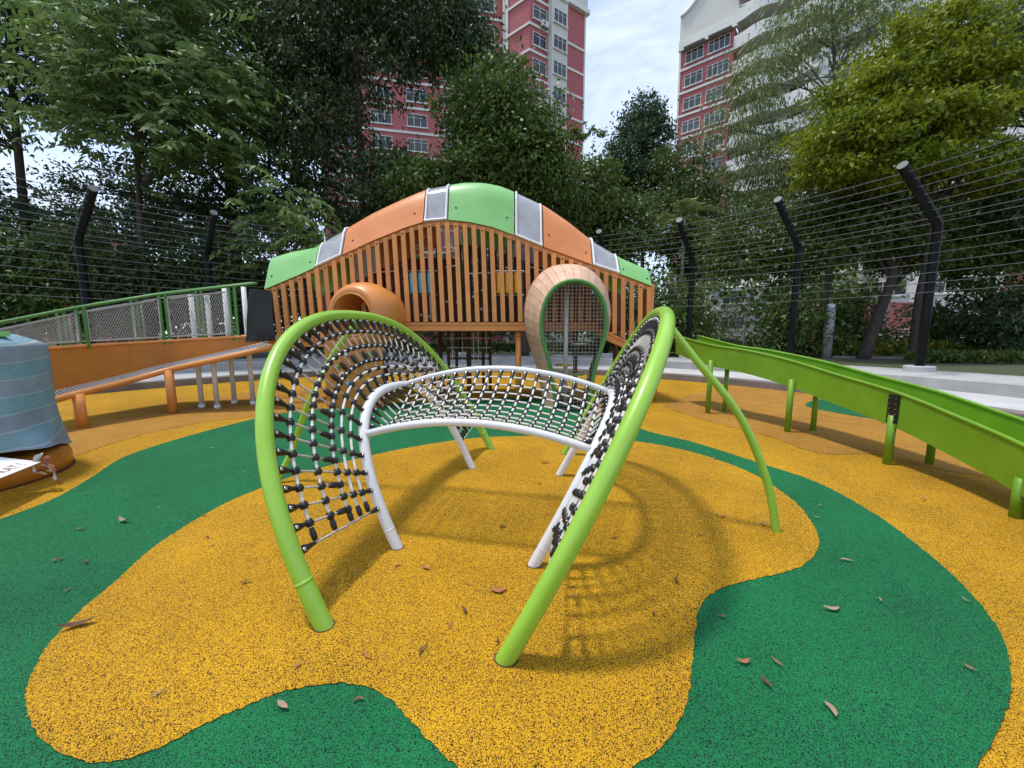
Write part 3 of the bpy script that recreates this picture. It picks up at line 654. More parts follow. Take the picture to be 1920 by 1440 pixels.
for i, q in enumerate(near + far):
    k = np.argmin(np.linalg.norm((tn + nl * (0 if i < 4 else SWD))[:, :2] - q[:2], axis=1)); zt = tn[k][2] - SH + .12
    b = MB(); b.tube([(q[0], q[1], -.02), (q[0], q[1], zt)], .040 if i < 3 else .036, 12); b.build('leg', 'lime_slide', slide, True)
k = np.argmin(np.linalg.norm(tn[:, :2] - near[2][:2], axis=1)); c_ = tn[k] - nl[k] * .012 - V3(0, 0, .17)
b = MB(); b.box(c_, (.115, .014, .30), (dT[k], nl[k], V3(0, 0, 1))); pl = b.build('joint_plate', 'black_plastic', slide)
for i in (-1, 1):
    for j in range(5): MB().lathe([(0, .008), (.008, .006)], c_ + dT[k] * i * .035 + V3(0, 0, .056 * (j - 2)) - nl[k] * .008, -nl[k], 6).build('bolt', 'steel', pl)

# ------------------------------------------------------------------ ramp on the left
ramp = thing('access_ramp', 'orange ramp with green handrails and rope mesh panels leading to the tower', 'ramp')
NW = V3(-.30, .15, .05)
gp1, gp2 = G(155, 802), G(325, 775)
rail = np.array([P(512, 650, 7.35), P(430, 669, 7.08), (gp2[0], gp2[1], P(318, 694, gp2[1])[2]), P(235, 716, 6.35), (gp1[0], gp1[1], P(155, 738, gp1[1])[2]), P(95, 752, 5.45), P(-60, 800, 4.6)])
rs = cat_rom(rail, 8); inn = rs + NW
b = MB(); b.tube(rs, .05, 12); b.build('net_rail', 'orange', ramp, True)
b = MB(); b.tube(inn, .03, 10); b.build('net_rail', 'orange', ramp, True)
for q in (gp1, gp2):
    k = np.argmin(np.linalg.norm(rs[:, :2] - q[:2], axis=1)); b = MB(); b.tube([(q[0], q[1], -.02), (q[0], q[1], rs[k][2] + .0)], .068, 14); b.build('post', 'orange', ramp, True)
b = MB()
r4 = resample(rs, 90); i4 = resample(inn, 90)
for k in range(90): b.tube([r4[k] + V3(0, 0, .02), i4[k] + V3(0, 0, .02)], .011, 5, caps=False)
for t in (.2, .4, .6, .8): b.tube(r4 + (i4 - r4) * t + V3(0, 0, .024), .009, 5, caps=False)
nr = b.build('climbing_net', 'rope_white', ramp)
b = MB()
for k in range(0, 90):
    for t in (.2, .4, .6, .8): b.lathe([(-.011, .013), (.011, .013)], r4[k] + (i4[k] - r4[k]) * t + V3(0, 0, .024), r4[1] - r4[0], 6)
q = b.build('clamps', 'black_plastic', nr); q['kind'] = 'stuff'
# orange side skirt
def pxof(p):
    return 960 + FPX * p[0] / (p[1] * _c - (1.3 - EYE) * _s)
def skirt_top(p):
    px = pxof(p); return P(px, np.interp(px, [-400, -60, 80, 160, 319, 460, 520], [684, 664, 656, 650.5, 641, 633, 630]), p[1])[2]
inn2 = resample(inn, 60) + V3(-.02, .03, 0)
half_ = [np.array([[q + V3(0, 0, .0), V3(q[0], q[1], max(q[2] + .01, skirt_top(q)))] for q in seg]) for seg in (inn2[:31], inn2[30:])]
for i, h_ in enumerate(half_):
    if i == 1: h_[0] += (h_[1] - h_[0]) * .03
    thick(h_, .03).build('side_panel', 'orange_panel', ramp)
tt = np.array([V3(q[0], q[1], max(q[2] + .01, skirt_top(q))) for q in inn2]); b = MB(); b.tube(tt + V3(0, 0, .02), .028, 8); b.build('panel_cap', 'orange', ramp, True)
# deck of the ramp
DW = V3(-.75, 1.05, 0)
b = MB(); b.grid(np.stack([tt - V3(0, 0, .03), tt + DW - V3(0, 0, .03)], 1)); b.build('deck', 'dark_brown', ramp)
# handrails
def hz(q):
    px = pxof(q); return P(px, np.interp(px, [-400, 0, 150, 300, 490, 520], [690, 606, 577, 553, 531, 528]), q[1])[2]
for off, m_ in ((0 * DW, 'green_dark'), (DW, 'green_dark')):
    up_ = V3(0, 0, .14 if off[0] else 0); p = np.array([V3(q[0], q[1], hz(q)) + off + up_ for q in inn2]); b = MB(); b.tube(p, .024, 10); b.build('handrail', m_, ramp, True)
    pi = np.array([V3(q[0], q[1], hz(q) - .09) + off + up_ for q in inn2])
    lo = np.array([V3(t_[0], t_[1], t_[2] + .09) + off for t_ in tt])
    marks = [6, 22, 38, 54] if off[0] == 0 else [14, 30, 46]
    for a0, a1 in zip(marks[:-1], marks[1:]):
        a0 += 1; a1 -= 1
        b = MB(); loop = list(pi[a0:a1 + 1]) + list(lo[a0:a1 + 1][::-1]); b.tube(np.array(loop), .016, 6, closed=True)
        fr_ = b.build('mesh_frame', 'rope', ramp, True)
        if off[0]: continue
        b = MB(); nd = 16; nv = a1 - a0
        def mpt(s_, t_):
            i_ = a0 + s_ * nv; i0 = int(min(max(i_, a0), a1 - 1)); f_ = i_ - i0
            u_ = pi[i0] * (1 - f_) + pi[i0 + 1] * f_; l_ = lo[i0] * (1 - f_) + lo[i0 + 1] * f_
            return l_ * (1 - t_) + u_ * t_
        for j in range(-8, 26):
            for sgn in (1, -1):
                pts_ = []
                for t_ in np.linspace(0, 1, 7):
                    s_ = (j + (8 * t_ if sgn > 0 else 8 - 8 * t_)) / 26.
                    if 0 <= s_ <= 1: pts_.append(mpt(s_, t_))
                if len(pts_) > 1: b.tube(pts_, .0042, 4, caps=False)
        q = b.build('rope_mesh', 'rope', fr_)
    for mk in marks:
        for e in ((-.04, .05) if off[0] == 0 and mk > 0 else (0, .08)):
            q = p[min(mk, len(p) - 1)]; l = lo[min(mk, len(p) - 1)]; d = unit(p[1] - p[0]) * e
            b = MB(); b.bar(l + d - V3(0, 0, .12), q + d, .05, .022, up=(0, 1, 0)); b.build('rail_post', 'green_dark', ramp)
# white poles carrying the landing
for (px, py), tp in (((379, 765), 553), ((408, 766), 553), ((440, 757), 538), ((475, 759), 538)):
    q = G(px, py); z = P(px - 20, tp, q[1])[2]; b = MB(); b.tube([(q[0], q[1], -.02), (q[0], q[1], z)], .042, 12); b.lathe([(0, .042), (0, .055), (.07, .055), (.07, .042)], (q[0], q[1], 0), (0, 0, 1), 12); b.build('white_post', 'white_pipe', ramp, True)

# ------------------------------------------------------------------ black sheet on the tower's left end
a_ = P(458, 540, 7.78); 
g = []
for i in range(22):
    row = []
    for j in range(22):
        u, v = i / 21, j / 21
        q = P(459 + 56 * u * (.78 + .25 * (1 - v)) + 6 * v, 641 - 100 * v + 6 * u * (v - .4), 7.22 + .12 * u)
        q[1] += .022 * math.sin(4 * u + 2.2 * v + math.sin(5 * v)) + .010 * math.sin(9 * u - 6 * v + 2 * math.sin(4 * u + 1)) + .006 * rnd.random()
        row.append(q)
    g.append(row)
q = thick(np.array(g), .012); tag(q.build('black_sheet', 'tarp_black', None, True), 'crumpled black plastic sheet hung beside the left end of the tower', 'plastic sheet')

# ------------------------------------------------------------------ wrapped spinner on its orange base
SPC = V3(-5.42, 3.55, 0)
base = thing('spinner_base', 'round orange moulded base under the wrapped object on the left', 'play base', loc=tuple(SPC))
b = MB(); b.lathe([(0, .84), (.02, .86), (.12, .865), (.20, .84), (.235, .80), (.24, .70), (.24, .1)], (0, 0, 0), (0, 0, 1), 48); b.build('drum', 'orange_panel', base, True)
b = MB(); b.lathe([(-.005, .875), (.012, .875)], (0, 0, 0), (0, 0, 1), 48); b.build('dark_foot_ring', 'dark_brown', base)  # dark brown ring round the foot of the drum
cl = []; uv = []
nA, nV = 150, 34
for j in range(nV):
    v = j / (nV - 1); row = []
    for i in range(nA):
        a = 2 * math.pi * i / nA
        r = .80 + .02 * (1 - v) + .03 * (1 - v) ** 6
        if v > .92: r *= 1 - (v - .92) * 3.0
        r *= 1 + .030 * math.sin(3 * a + 1) + .014 * math.sin(9 * a + 3 * v * 3) * (1 - v * .5) + .02 * (1 - v) ** 3 * math.sin(14 * a + 2)
        z = .24 + 1.10 * v + .05 * (1 - v) ** 2 * math.sin(4 * a + .5) + .06 * math.cos(a - .3) * (v)
        if v < .3: z += max(0, math.cos(a + .55)) ** 6 * .17 * (1 - v / .3)       # hitched-up corner showing the base
        if v < .2: r += .10 * math.exp(-((a - .12) / .16) ** 2) * (1 - v / .2)
        row.append(SPC + V3(r * math.cos(a), r * math.sin(a), z))
    cl.append(row)
cl = np.array(cl)
b = MB(); b.add(cl.reshape(-1, 3), [(j * nA + i, j * nA + (i + 1) % nA, (j + 1) * nA + (i + 1) % nA, (j + 1) * nA + i) for j in range(nV - 1) for i in range(nA)])
b.add([SPC + V3(0, 0, 1.37)] + list(cl[-1]), [(0, 1 + i, 1 + (i + 1) % nA) for i in range(nA)])
wr = b.build('wrapped_cover', 'shade_cloth', None, True)
ul = wr.data.uv_layers.new(name='UVMap')
zz = np.array([v.co.z for v in wr.data.vertices]); xx_ = np.array([v.co.x for v in wr.data.vertices]); yy_ = np.array([v.co.y for v in wr.data.vertices])
uvv = (zz - .12 + .09 * (xx_ - SPC[0]) - .06 * (yy_ - SPC[1])) / .31
for lp in wr.data.loops: ul.data[lp.index].uv = (0, uvv[lp.vertex_index])
tag(wr, 'striped blue-grey shade cloth wrapped round tall play equipment at left edge', 'cover')
b = MB(); b.box(SPC + V3(.1, -.1, 1.40), (1.1, .8, .05), (V3(.96, -.26, 0), V3(.26, .96, 0), V3(0, 0, 1))); tag(b.build('green_canopy', 'green_roof'), 'green panel poking out over the top of the striped cover', 'panel')
# paper notice lying on the base
def text_mesh(s_, size, m_):
    cu = bpy.data.curves.new('txt', 'FONT'); cu.body = s_; cu.size = size; cu.resolution_u = 3
    to = bpy.data.objects.new('txt', cu); COL.objects.link(to); bpy.context.view_layer.update()
    me = bpy.data.meshes.new_from_object(to.evaluated_get(bpy.context.evaluated_depsgraph_get())); bpy.data.objects.remove(to); me.materials.clear(); me.materials.append(MATS[m_]); return me
q0 = G(40, 880, .25); nx = unit(G(80, 866, .25) - G(0, 898, .25)); ny = np.cross((0, 0, 1), nx)
c0 = (G(-30, 915, .25) + G(78, 868, .25)) / 2 + ny * .16
note = thing('paper_notice', 'white paper notice with dark red lettering on the orange base', 'notice', loc=(c0[0], c0[1], .262))
tilt = Matrix.Rotation(R(16), 4, Vector(nx)).to_3x3(); Mx = (V3(*nx), np.array(tilt @ Vector(ny)), np.array(tilt @ Vector((0, 0, 1))))
b = MB(); b.box((0, 0, .04), (.62, .30, .003), Mx); b.build('sheet', 'paper', note)
for s_, sz, dx, dy, m_ in (('KAT !', .095, -.02, -.11, 'ink'), ('ment !', .07, -.02, .02, 'ink_dark')):
    t_ = text_mesh(s_, sz, m_); mw = Matrix((Vector(Mx[0]), Vector(Mx[1]), Vector(Mx[2]))).transposed().to_4x4(); mw.translation = Vector(Mx[0] * dx + Mx[1] * dy + Mx[2] * .003 + V3(0, 0, .04)); obj('lettering', t_, note, mw=mw)
# barrier tape spilling from under the cover
b = MB()
for st, mi in ((0, 0), (1, 1), (2, 0), (3, 1)):
    c0 = P(66 + 11 * st, 860 + 6 * st, 3.42); g = []
    for k in range(14):
        t = k / 13; a_ = 5 * t + st; c_ = c0 + V3(.10 * t + .03 * math.sin(7 * t + st), .02 * math.cos(5 * t) - .05 * t, .05 * math.sin(6 * t + 2 * st) - .10 * t * t)
        wv = V3(math.cos(a_) * .3, math.sin(a_), .9 * math.cos(a_ * 1.3)) * .024; g.append([c_ - wv, c_ + wv])
    b.grid(np.array(g), mi)
tag(b.build('barrier_tape', ['tape', 'leaf_red'], None, True), 'crumpled red and white tape under the striped cover', 'tape')

# ------------------------------------------------------------------ apartment blocks
def wall_frame(o_, e):
    e = unit(e); n_ = V3(e[1], -e[0], 0)
    if np.dot(n_, -np.asarray(o_)) < 0: n_ = -n_
    return np.asarray(o_, float), e, n_
def fp(fr, s_, d, z): return fr[0] + fr[1] * s_ + fr[2] * d + V3(0, 0, z)
def slab(fr, s0, s1, d0, d1, z0, z1):
    b = MB(); b.box(fp(fr, (s0 + s1) / 2, (d0 + d1) / 2, (z0 + z1) / 2), (s1 - s0, d1 - d0, z1 - z0), (fr[1], fr[2], V3(0, 0, 1))); return b
WINM = {}
def window(fr, s0, s1, z0, z1, par, panes=3, ac=False, d=0.):
    key = (round(s1 - s0, 2), round(z1 - z0, 2), panes)
    if key not in WINM:
        W, H_ = key[0], key[1]; fb = MB()
        fb.box((W / 2, .03, 0.03), (W, .06, .06)); fb.box((W / 2, .03, H_ - .03), (W, .06, .06)); fb.box((W / 2, .045, H_ * .70), (W, .04, .04))
        for k in range(panes + 1): fb.box((.03 + (W - .06) * k / panes, .042, H_ / 2), (.055, .07, H_ - .125))
        gb = MB(); gb.box((W / 2, .006, H_ / 2), (W - .02, .02, H_ - .02))
        sb = MB(); sb.box((W / 2, .10, -.08), (W + .2, .24, .13))
        WINM[key] = (fb.mesh('window', 'bld_white'), gb.mesh('pane', 'glass_dark'), sb.mesh('sill', 'bld_white'))
    fm, gm, sm = WINM[key]
    mw = Matrix((Vector(fr[1]), Vector(fr[2]), Vector((0, 0, 1)))).transposed().to_4x4(); mw.translation = Vector(fp(fr, s0, d, z0))
    q = obj('window', fm, par, mw=mw); obj('pane', gm, q); obj('sill', sm, q)
    if ac:
        b = MB(); W = s1 - s0; b.box((W * .72, .42, -.36), (.85, .36, .6)); 
        b.lathe([(0, .2), (.02, .2)], (W * .66, .61, -.36), (0, 1, 0), 12, 1); b.box((W * .72, .3, -.70), (.9, .5, .05), None, 1); b.build('air_conditioner', ['bld_white', 'bld_grey'], q)
FH = 2.8
# --- right block
o_ = P(1252, 620, 56); e = P(1343, 600, 51.9) - o_; e[2] = 0; o_[2] = 0
blkR = thing('apartment_block', 'red and white apartment block with curved gable and wavy white balconies', 'building')
f1 = wall_frame(o_, e); L1 = np.linalg.norm(e); zr = P(1252, 98, 56)[2]; zb1 = P(1252, 134.4, 56)[2]
slab(f1, 0, L1, -9, 0, .2, zr).build('wall', 'bld_red', blkR)
slab(f1, -.22, -.002, -9, .12, .2, zr).build('corner_trim', 'bld_white', blkR)
for k in range(14):
    zb = zb1 - FH * k
    if zb < 1: break
    slab(f1, -.1, L1 + .25, .0, .16, zb - .13, zb + .13).build('band', 'bld_white', blkR)
    for s0, s1, pn in ((.55, 2.75, 3), (3.3, 5.75, 4)):
        if s1 < L1: window(f1, s0, s1, zb + .62, zb + 2.05, blkR, pn, ac=(k == 4 or (k == 7 and pn == 3)))
slab(f1, -.3, L1 + .3, -.2, .35, zr + .0, zr + 1.0).build('band', 'bld_white', blkR)
for s0, s1 in ((.5, 3.0), (3.4, 6.0)):
    slab(f1, s0, s1, .02, .9, zr - .12, zr - .02).build('window_hood', 'bld_grey', blkR)
zc = zr + 1.0                                   # curved gable
prof = [(-.3, 0), (-.3, 3.2), (.6, 3.5), (1.8, 4.5), (2.9, 6.0), (3.7, 7.6), (4.4, 8.4), (L1 + .3, 8.6), (L1 + .3, 0)]
pc = np.vstack([[prof[0]], cat_rom(np.array(prof[1:-1]), 5), [prof[-1]]])
for nm, d0, d1, m_, sc in (('gable', -.4, .05, 'bld_cream', 1.0),):
    b = MB(); n = len(pc); fr_ = [fp(f1, s_, d1, zc + z) for s_, z in pc]; bk = [fp(f1, s_, d0, zc + z) for s_, z in pc]
    b.add(fr_ + bk, [tuple(range(n)), tuple(range(2 * n - 1, n - 1, -1))] + [(k, (k + 1) % n, n + (k + 1) % n, n + k) for k in range(n)]); gb_ = b.build(nm, m_, blkR)
b = MB(); b.tube([fp(f1, s_, .12, zc + z) for s_, z in pc[1:-1]], .22, 6); b.build('gable_coping', 'bld_white', gb_)
s2 = L1                                         # wavy balconies
LB = 8.6
slab(f1, s2, s2 + LB, -9, -1.3, .2, zr + 3).build('wall', 'bld_cream', blkR)
for k in range(-2, 14):
    zb = zb1 - FH * k
    if zb < 1: break
    ss = np.linspace(s2 + .02, s2 + LB, 26); wv = .35 + .75 * np.sin((ss - s2) / LB * math.pi * 1.5) ** 2
    g = np.array([[fp(f1, s_, w_, zb - .25), fp(f1, s_, w_ + .04, zb + 1.15)] for s_, w_ in zip(ss, wv)])
    q = thick(g, .14); bo = q.build('balcony', 'bld_white', blkR, True)
    g = np.array([[fp(f1, s_, -1.3, zb - .22), fp(f1, s_, w_ - .1, zb - .22)] for s_, w_ in zip(ss, wv)]); MB().grid(g).build('balcony_floor', 'bld_cream', bo)
    for s_ in (s2 + .8, s2 + 3.2, s2 + 5.8): slab(f1, s_, s_ + 1.5, -1.32, -1.2, zb + .2, zb + 2.3).build('balcony_door', 'glass_dark', bo)
slab(f1, s2 - .1, s2 + LB, -1.4, 1.2, zb1 + 3 * FH - .5, zb1 + 3 * FH + 1.3).build('parapet', 'bld_white', blkR)
s3 = s2 + LB
slab(f1, s3, s3 + 15, -9, .3, .2, zr + 2).build('wall', 'bld_white', blkR)
slab(f1, s3 + 15, s3 + 27, -9, .5, .2, zr + 2).build('wall', 'bld_red', blkR)
for k in range(13):
    zb = zb1 - FH * k
    if zb < 1: break
    for s0 in (.8, 5.2, 9.6): window(f1, s3 + s0, s3 + s0 + 3.6, zb + .7, zb + 2.15, blkR, 4, d=.3)
    slab(f1, s3 + 15, s3 + 27, .5, .66, zb - .13, zb + .13).build('band', 'bld_white', blkR)
    for s0 in (16.2, 21.5): window(f1, s3 + s0, s3 + s0 + 2.6, zb + .7, zb + 2.15, blkR, 3, d=.5)
# --- left block
blkL = thing('apartment_block', 'red apartment tower with white bands and bay windows behind the central tree', 'building')
c_ = P(990, 600, 50); c_[2] = 0
r_ = P(1083, 600, 54.7); r_[2] = 0
f2 = wall_frame(c_, r_ - c_); L2 = np.linalg.norm(r_ - c_)
zt = P(1083, 30, 54.7)[2]; zq = P(1080, 98, 54.7)[2]
sA, sB = L2 * .32, L2 * .61
slab(f2, 0, sA, -6, 0, .2, zt + 3).build('wall', 'bld_red', blkL)
slab(f2, sA, sB, -6, .75, .2, zt + 2).build('bay', 'bld_cream', blkL)
slab(f2, sB, L2, -6, .1, .2, zt).build('wall', 'bld_red', blkL)
slab(f2, L2 - .02, L2 + .2, -6, .2, .2, zt).build('corner_trim', 'bld_white', blkL)
slab(f2, sB - .1, L2 + .5, -6, .6, zt, zt + .5).build('cornice', 'bld_white', blkL)
slab(f2, sB, L2 + .3, -6, .35, zt + .5, zt + 3.6).build('parapet', 'bld_cream', blkL)
slab(f2, sB - .1, L2 + .6, -6, .7, zt + 3.6, zt + 4.2).build('cornice', 'bld_white', blkL)
f3 = wall_frame(c_, (-2.36, 2.0, 0)); L3 = 3.2
slab(f3, .02, L3, -3, -.02, .2, zt + 3).build('wall', 'bld_red', blkL)
slab(f3, L3, L3 + .3, -3, .15, .2, zt + 3).build('corner_trim', 'bld_white', blkL)
for k in range(-2, 14):
    zb = zq - FH * k
    if zb < 1.5: break
    if k >= 0: slab(f2, sB, L2 + .05, .1, .24, zb - .13, zb + .13).build('band', 'bld_white', blkL)
    slab(f2, -.12, sA, .0, .14, zb - .13, zb + .13).build('band', 'bld_white', blkL)
    slab(f3, .0, L3, -.02, .12, zb - .13, zb + .13).build('band', 'bld_white', blkL)
    window(f2, .45, sA - .25, zb + .75, zb + 2.2, blkL, 2, ac=k in (0, 3))
    window(f2, sA + .25, sB - .2, zb + .95, zb + 2.45, blkL, 3, d=.75)
f4o = fp(f3, L3 + .3, -2.5, 0); f4 = wall_frame(f4o, (-1, -.22, 0))
slab(f4, 0, 24, -8, 0, .2, zt + 2.5).build('wall', 'bld_red', blkL)
slab(f4, -.1, 2.2, -.05, 1.2, .2, zt + 2).build('bay', 'bld_cream', blkL)
for k in range(-2, 14):
    zb = zq - FH * k
    if zb < 1.5: break
    slab(f4, 2.2, 24, 0, .14, zb - .13, zb + .13).build('band', 'bld_white', blkL)
    for s0 in (3.2, 7.4, 11.6, 15.8, 20.): window(f4, s0, s0 + 2.4, zb + .75, zb + 2.2, blkL, 3, ac=rnd.random() < .25)
# --- farther blocks glimpsed at the edges
def plain_block(label, o_, e, L_, H_, nm='bld_red'):
    t_ = thing('apartment_block', label, 'building'); fr = wall_frame(o_, e)
    slab(fr, 0, L_, -9, 0, .2, H_).build('wall', nm, t_)
    for k in range(int(H_ / FH)):
        zb = 1.2 + FH * k; slab(fr, -.05, L_ + .05, 0, .14, zb - .13, zb + .13).build('band', 'bld_white', t_)
        for s0 in np.arange(1.2, L_ - 3, 4.2): window(fr, s0, s0 + 2.4, zb + .7, min(zb + 2.1, H_), t_, 3)
o_ = P(1893, 600, 52); o_[2] = 0
plain_block('red apartment block at the far right edge behind the trees', o_, (1, -.2, 0), 15, 26)
o_ = P(85, 600, 44); o_[2] = 0
plain_block('low red apartment block behind the trees on the far left', o_, (1, .1, 0), 4, 13)
o_ = P(1330, 600, 44); o_[2] = 0
plain_block('low cream building beyond the trees on the right behind the fence', o_, (1, -.1, 0), 9, 6.4, 'bld_cream')
o_ = P(1622, 600, 36); o_[2] = 0
plain_block('small red building behind the leaning tree trunk on the right', o_, (1, -.15, 0), 3.6, 4.2)

# ------------------------------------------------------------------ vegetation
def leaves(name, pos, dirs, L_, wr, m_, parent, kind=None):
    N_ = len(pos); d = dirs / (np.linalg.norm(dirs, axis=1)[:, None] + 1e-9)
    rv = rng.normal(size=(N_, 3)); sd = np.cross(d, rv); sd /= (np.linalg.norm(sd, axis=1)[:, None] + 1e-9)
    nn = np.cross(sd, d); L_ = L_[:, None]; w_ = L_ * wr
    v = np.stack([pos, pos + d * L_ * .45 + sd * w_ + nn * L_ * .06, pos + d * L_ - nn * L_ * .10, pos + d * L_ * .45 - sd * w_ + nn * L_ * .06], 1).reshape(-1, 3)
    me = bpy.data.meshes.new(name); me.vertices.add(4 * N_); me.vertices.foreach_set('co', v.astype(np.float32).ravel())
    me.loops.add(4 * N_); me.loops.foreach_set('vertex_index', np.arange(4 * N_, dtype=np.int32))
    me.polygons.add(N_); me.polygons.foreach_set('loop_start', np.arange(0, 4 * N_, 4, dtype=np.int32)); me.polygons.foreach_set('loop_total', np.full(N_, 4, np.int32))
    me.materials.append(MATS[m_]); me.update(calc_edges=True); me.validate()
    o = obj(name, me, parent)
    if kind: o['kind'] = kind
    return o
def unitn(n_):
    v = rng.normal(size=(n_, 3)); return v / np.linalg.norm(v, axis=1)[:, None]
def tree(name, label, cat, base, blobs, trunk, leaf, mlf, N_, L_=(.10, .18), wr=.24, style='broad', droop=.5, csize=.40, group=None, bark='bark', lean=(0, 0), per=60, flat=.85, limbs=14):
    """blobs: (centre xyz, radii xyz) in metres; trunk: (radius, height of the fork)"""
    base = np.asarray(base, float); t_ = thing(name, label, cat, group, tuple(base))
    vol = np.array([b_[1][0] * b_[1][1] * b_[1][2] for b_ in blobs]) ** .67; vol /= vol.sum()
    cl_c, cl_o = [], []
    for (c_, r_), f_ in zip(blobs, vol):
        n_ = max(2, int(N_ / per * f_)); u = unitn(n_); rad = rng.random(n_) ** .30 * .95 + .10 * rng.normal(size=n_)
        cl_c.append(np.asarray(c_) + u * rad[:, None] * np.asarray(r_)); cl_o.append(u)
    cc = np.concatenate(cl_c); co = np.concatenate(cl_o); n_ = len(cc)
    keep = cc[:, 2] > .5; cc, co = cc[keep], co[keep]; n_ = len(cc)
    if style == 'broad' or style == 'needle':
        k = per; pos = np.repeat(cc, k, 0) + rng.normal(size=(n_ * k, 3)) * csize * np.array([1, 1, .60 * flat]) * rng.uniform(.5, 1.3, n_).repeat(k)[:, None]
        dr = np.repeat(co, k, 0) * .6 + rng.normal(size=(n_ * k, 3)) * (.7 if style == 'broad' else .35) - np.array([0, 0, droop])
        leaves('crown', pos - base, dr, rng.uniform(L_[0], L_[1], n_ * k), wr, mlf, t_)
    elif style == 'pinnate':
        P_, D_, S_ = [], [], []
        nf = 4; fc = np.repeat(cc, nf, 0) + rng.normal(size=(n_ * nf, 3)) * csize; fo = np.repeat(co, nf, 0) * .5 + rng.normal(size=(n_ * nf, 3)) * 1.0; fo[:, 2] = np.abs(fo[:, 2]) * .2 - .05
        fo /= np.linalg.norm(fo, axis=1)[:, None]; FL = rng.uniform(.8, 1.5, n_ * nf)
        sdv = np.cross(fo, np.array([0, 0, 1.])); sdv /= np.linalg.norm(sdv, axis=1)[:, None] + 1e-9
        for q in range(7):
            t = (q + .6) / 7
            p_ = fc + fo * (FL * t)[:, None]; p_[:, 2] -= .45 * FL * t * t
            for sgn in (-1, 1):
                P_.append(p_); dd = fo * .45 + sgn * sdv * .8; dd = dd + np.array([0, 0, -1.]) * (.35 + .5 * t) + rng.normal(size=dd.shape) * .12; D_.append(dd); S_.append(FL * rng.uniform(.27, .38, len(FL)) * (1 - .3 * t))
        leaves('crown', np.concatenate(P_) - base, np.concatenate(D_), np.concatenate(S_), .17, mlf, t_)
    # trunk and limbs
    tr, fh = trunk; b = MB(); lx = np.array([lean[0], lean[1], 0])
    topc = np.mean([np.asarray(q[0]) for q in blobs], 0); zt_ = max(q[0][2] + q[1][2] * .55 for q in blobs)
    tp = [base - V3(0, 0, .1), base + V3(0, 0, fh * .5) + lx * .4 + rng.normal(size=3) * V3(.06, .06, 0), base + V3(0, 0, fh) + lx]
    hi = V3(*(topc[:2] * .6 + (base + lx)[:2] * .4), zt_)
    tp += [(tp[-1] + hi) / 2 + rng.normal(size=3) * V3(.15, .15, 0), hi]
    tc_ = cat_rom(tp, 5); b.tube(tc_, np.linspace(tr, tr * .22, len(tc_)), 9)
    idx = rng.choice(n_, min(limbs, n_), replace=False)
    for i in idx:
        tgt = cc[i]; zz_ = np.clip(tgt[2] - rng.uniform(.8, 2.2), fh * .75, zt_ - .3); k = np.argmin(np.abs(tc_[:, 2] - zz_)); st_ = tc_[k]
        mid = (st_ + tgt) / 2 + V3(0, 0, rng.uniform(-.1, .5)); lp = cat_rom([st_, mid, tgt], 4); r0 = tr * .42 * (1 - .5 * k / len(tc_))
        b.tube(lp, np.linspace(r0, r0 * .15, len(lp)), 6)
    b.v = [q - base for q in b.v]; b.build('trunk', bark, t_, True)
    return t_
def blob(px, py, Y, rx, ry, rz): return (P(px, py, Y), (rx, ry, rz))
def gb(px, Y): q = P(px, 626, Y); q[2] = .4; return q
# left side
tree('shade_tree', 'dark leafy tree with several bare limbs at the far left edge', 'tree', gb(60, 17), [blob(20, 90, 17, 3.2, 2.5, 2.6), blob(150, 40, 18, 3.4, 2.5, 2.2), blob(-90, 350, 16, 1.8, 2, 1.2), blob(-120, 120, 16, 3, 2, 3), blob(330, -60, 18, 3.4, 2.5, 1.8)], (.26, 5), 0, 'lf_dark', 30000, (0.14, 0.26), .22, droop=.5, limbs=46, lean=(.4, 0))
tree('shade_tree', 'dark tree with tall straight trunk rising behind the pinnate-leaved tree', 'tree', gb(455, 19), [blob(430, 60, 19, 2.6, 2, 4.), blob(520, 200, 20, 2.4, 2, 2.6), blob(380, 330, 19, 2.6, 2, 1.6), blob(480, -40, 19, 3, 2, 2.6), blob(240, 370, 20, 3.0, 2, 1.5), blob(350, 430, 20, 2.6, 2, 1.5), blob(110, 420, 20, 2.6, 2, 1.4), blob(450, 420, 20, 2.2, 2, 1.4)], (.30, 8), 0, 'lf_dark', 40000, (0.14, 0.26), .22, limbs=40)
tree('pinnate_tree', 'tall tree with large drooping feathery pale green leaves on the left', 'tree', gb(285, 15.2), [blob(280, 40, 15.2, 2.0, 1.7, 1.6), blob(260, 140, 15, 2.8, 2, 1.5), blob(290, 230, 15, 3.1, 2, 1.1), blob(170, 110, 15, 1.5, 1.4, 1.6), blob(390, 170, 15.2, 1.5, 1.4, 1.4), blob(300, -60, 15.4, 1.8, 1.6, 1.6), blob(110, 190, 15, 1.1, 1, .9), blob(410, 250, 15, 1.0, 1, .6)], (.17, 4.5), 0, 'lf_pinnate', 5600, style='pinnate', csize=.55, limbs=30, per=22)
tree('shade_tree', 'broad dark tree with dense hanging foliage left of the roof', 'tree', gb(690, 18), [blob(650, 90, 18, 3.4, 2.4, 3.0), blob(590, 250, 18, 2.5, 2.2, 2.2), blob(890, 110, 18, .8, .8, 1.6), blob(730, 330, 18, 1.6, 1.5, 1.4), blob(850, 60, 18, 1.5, 1.4, 1.6), blob(670, 390, 18, 2.6, 2, 1.2), blob(800, 30, 18, 2.2, 2, 2.0), blob(560, 80, 18.5, 2.4, 2, 3.), blob(720, -80, 18, 4.2, 2.4, 2.2), blob(540, 370, 18, 2, 2, 1.6)], (.22, 6), 0, 'lf_dark', 56000, (0.15, 0.27), .21, droop=.95, limbs=46)
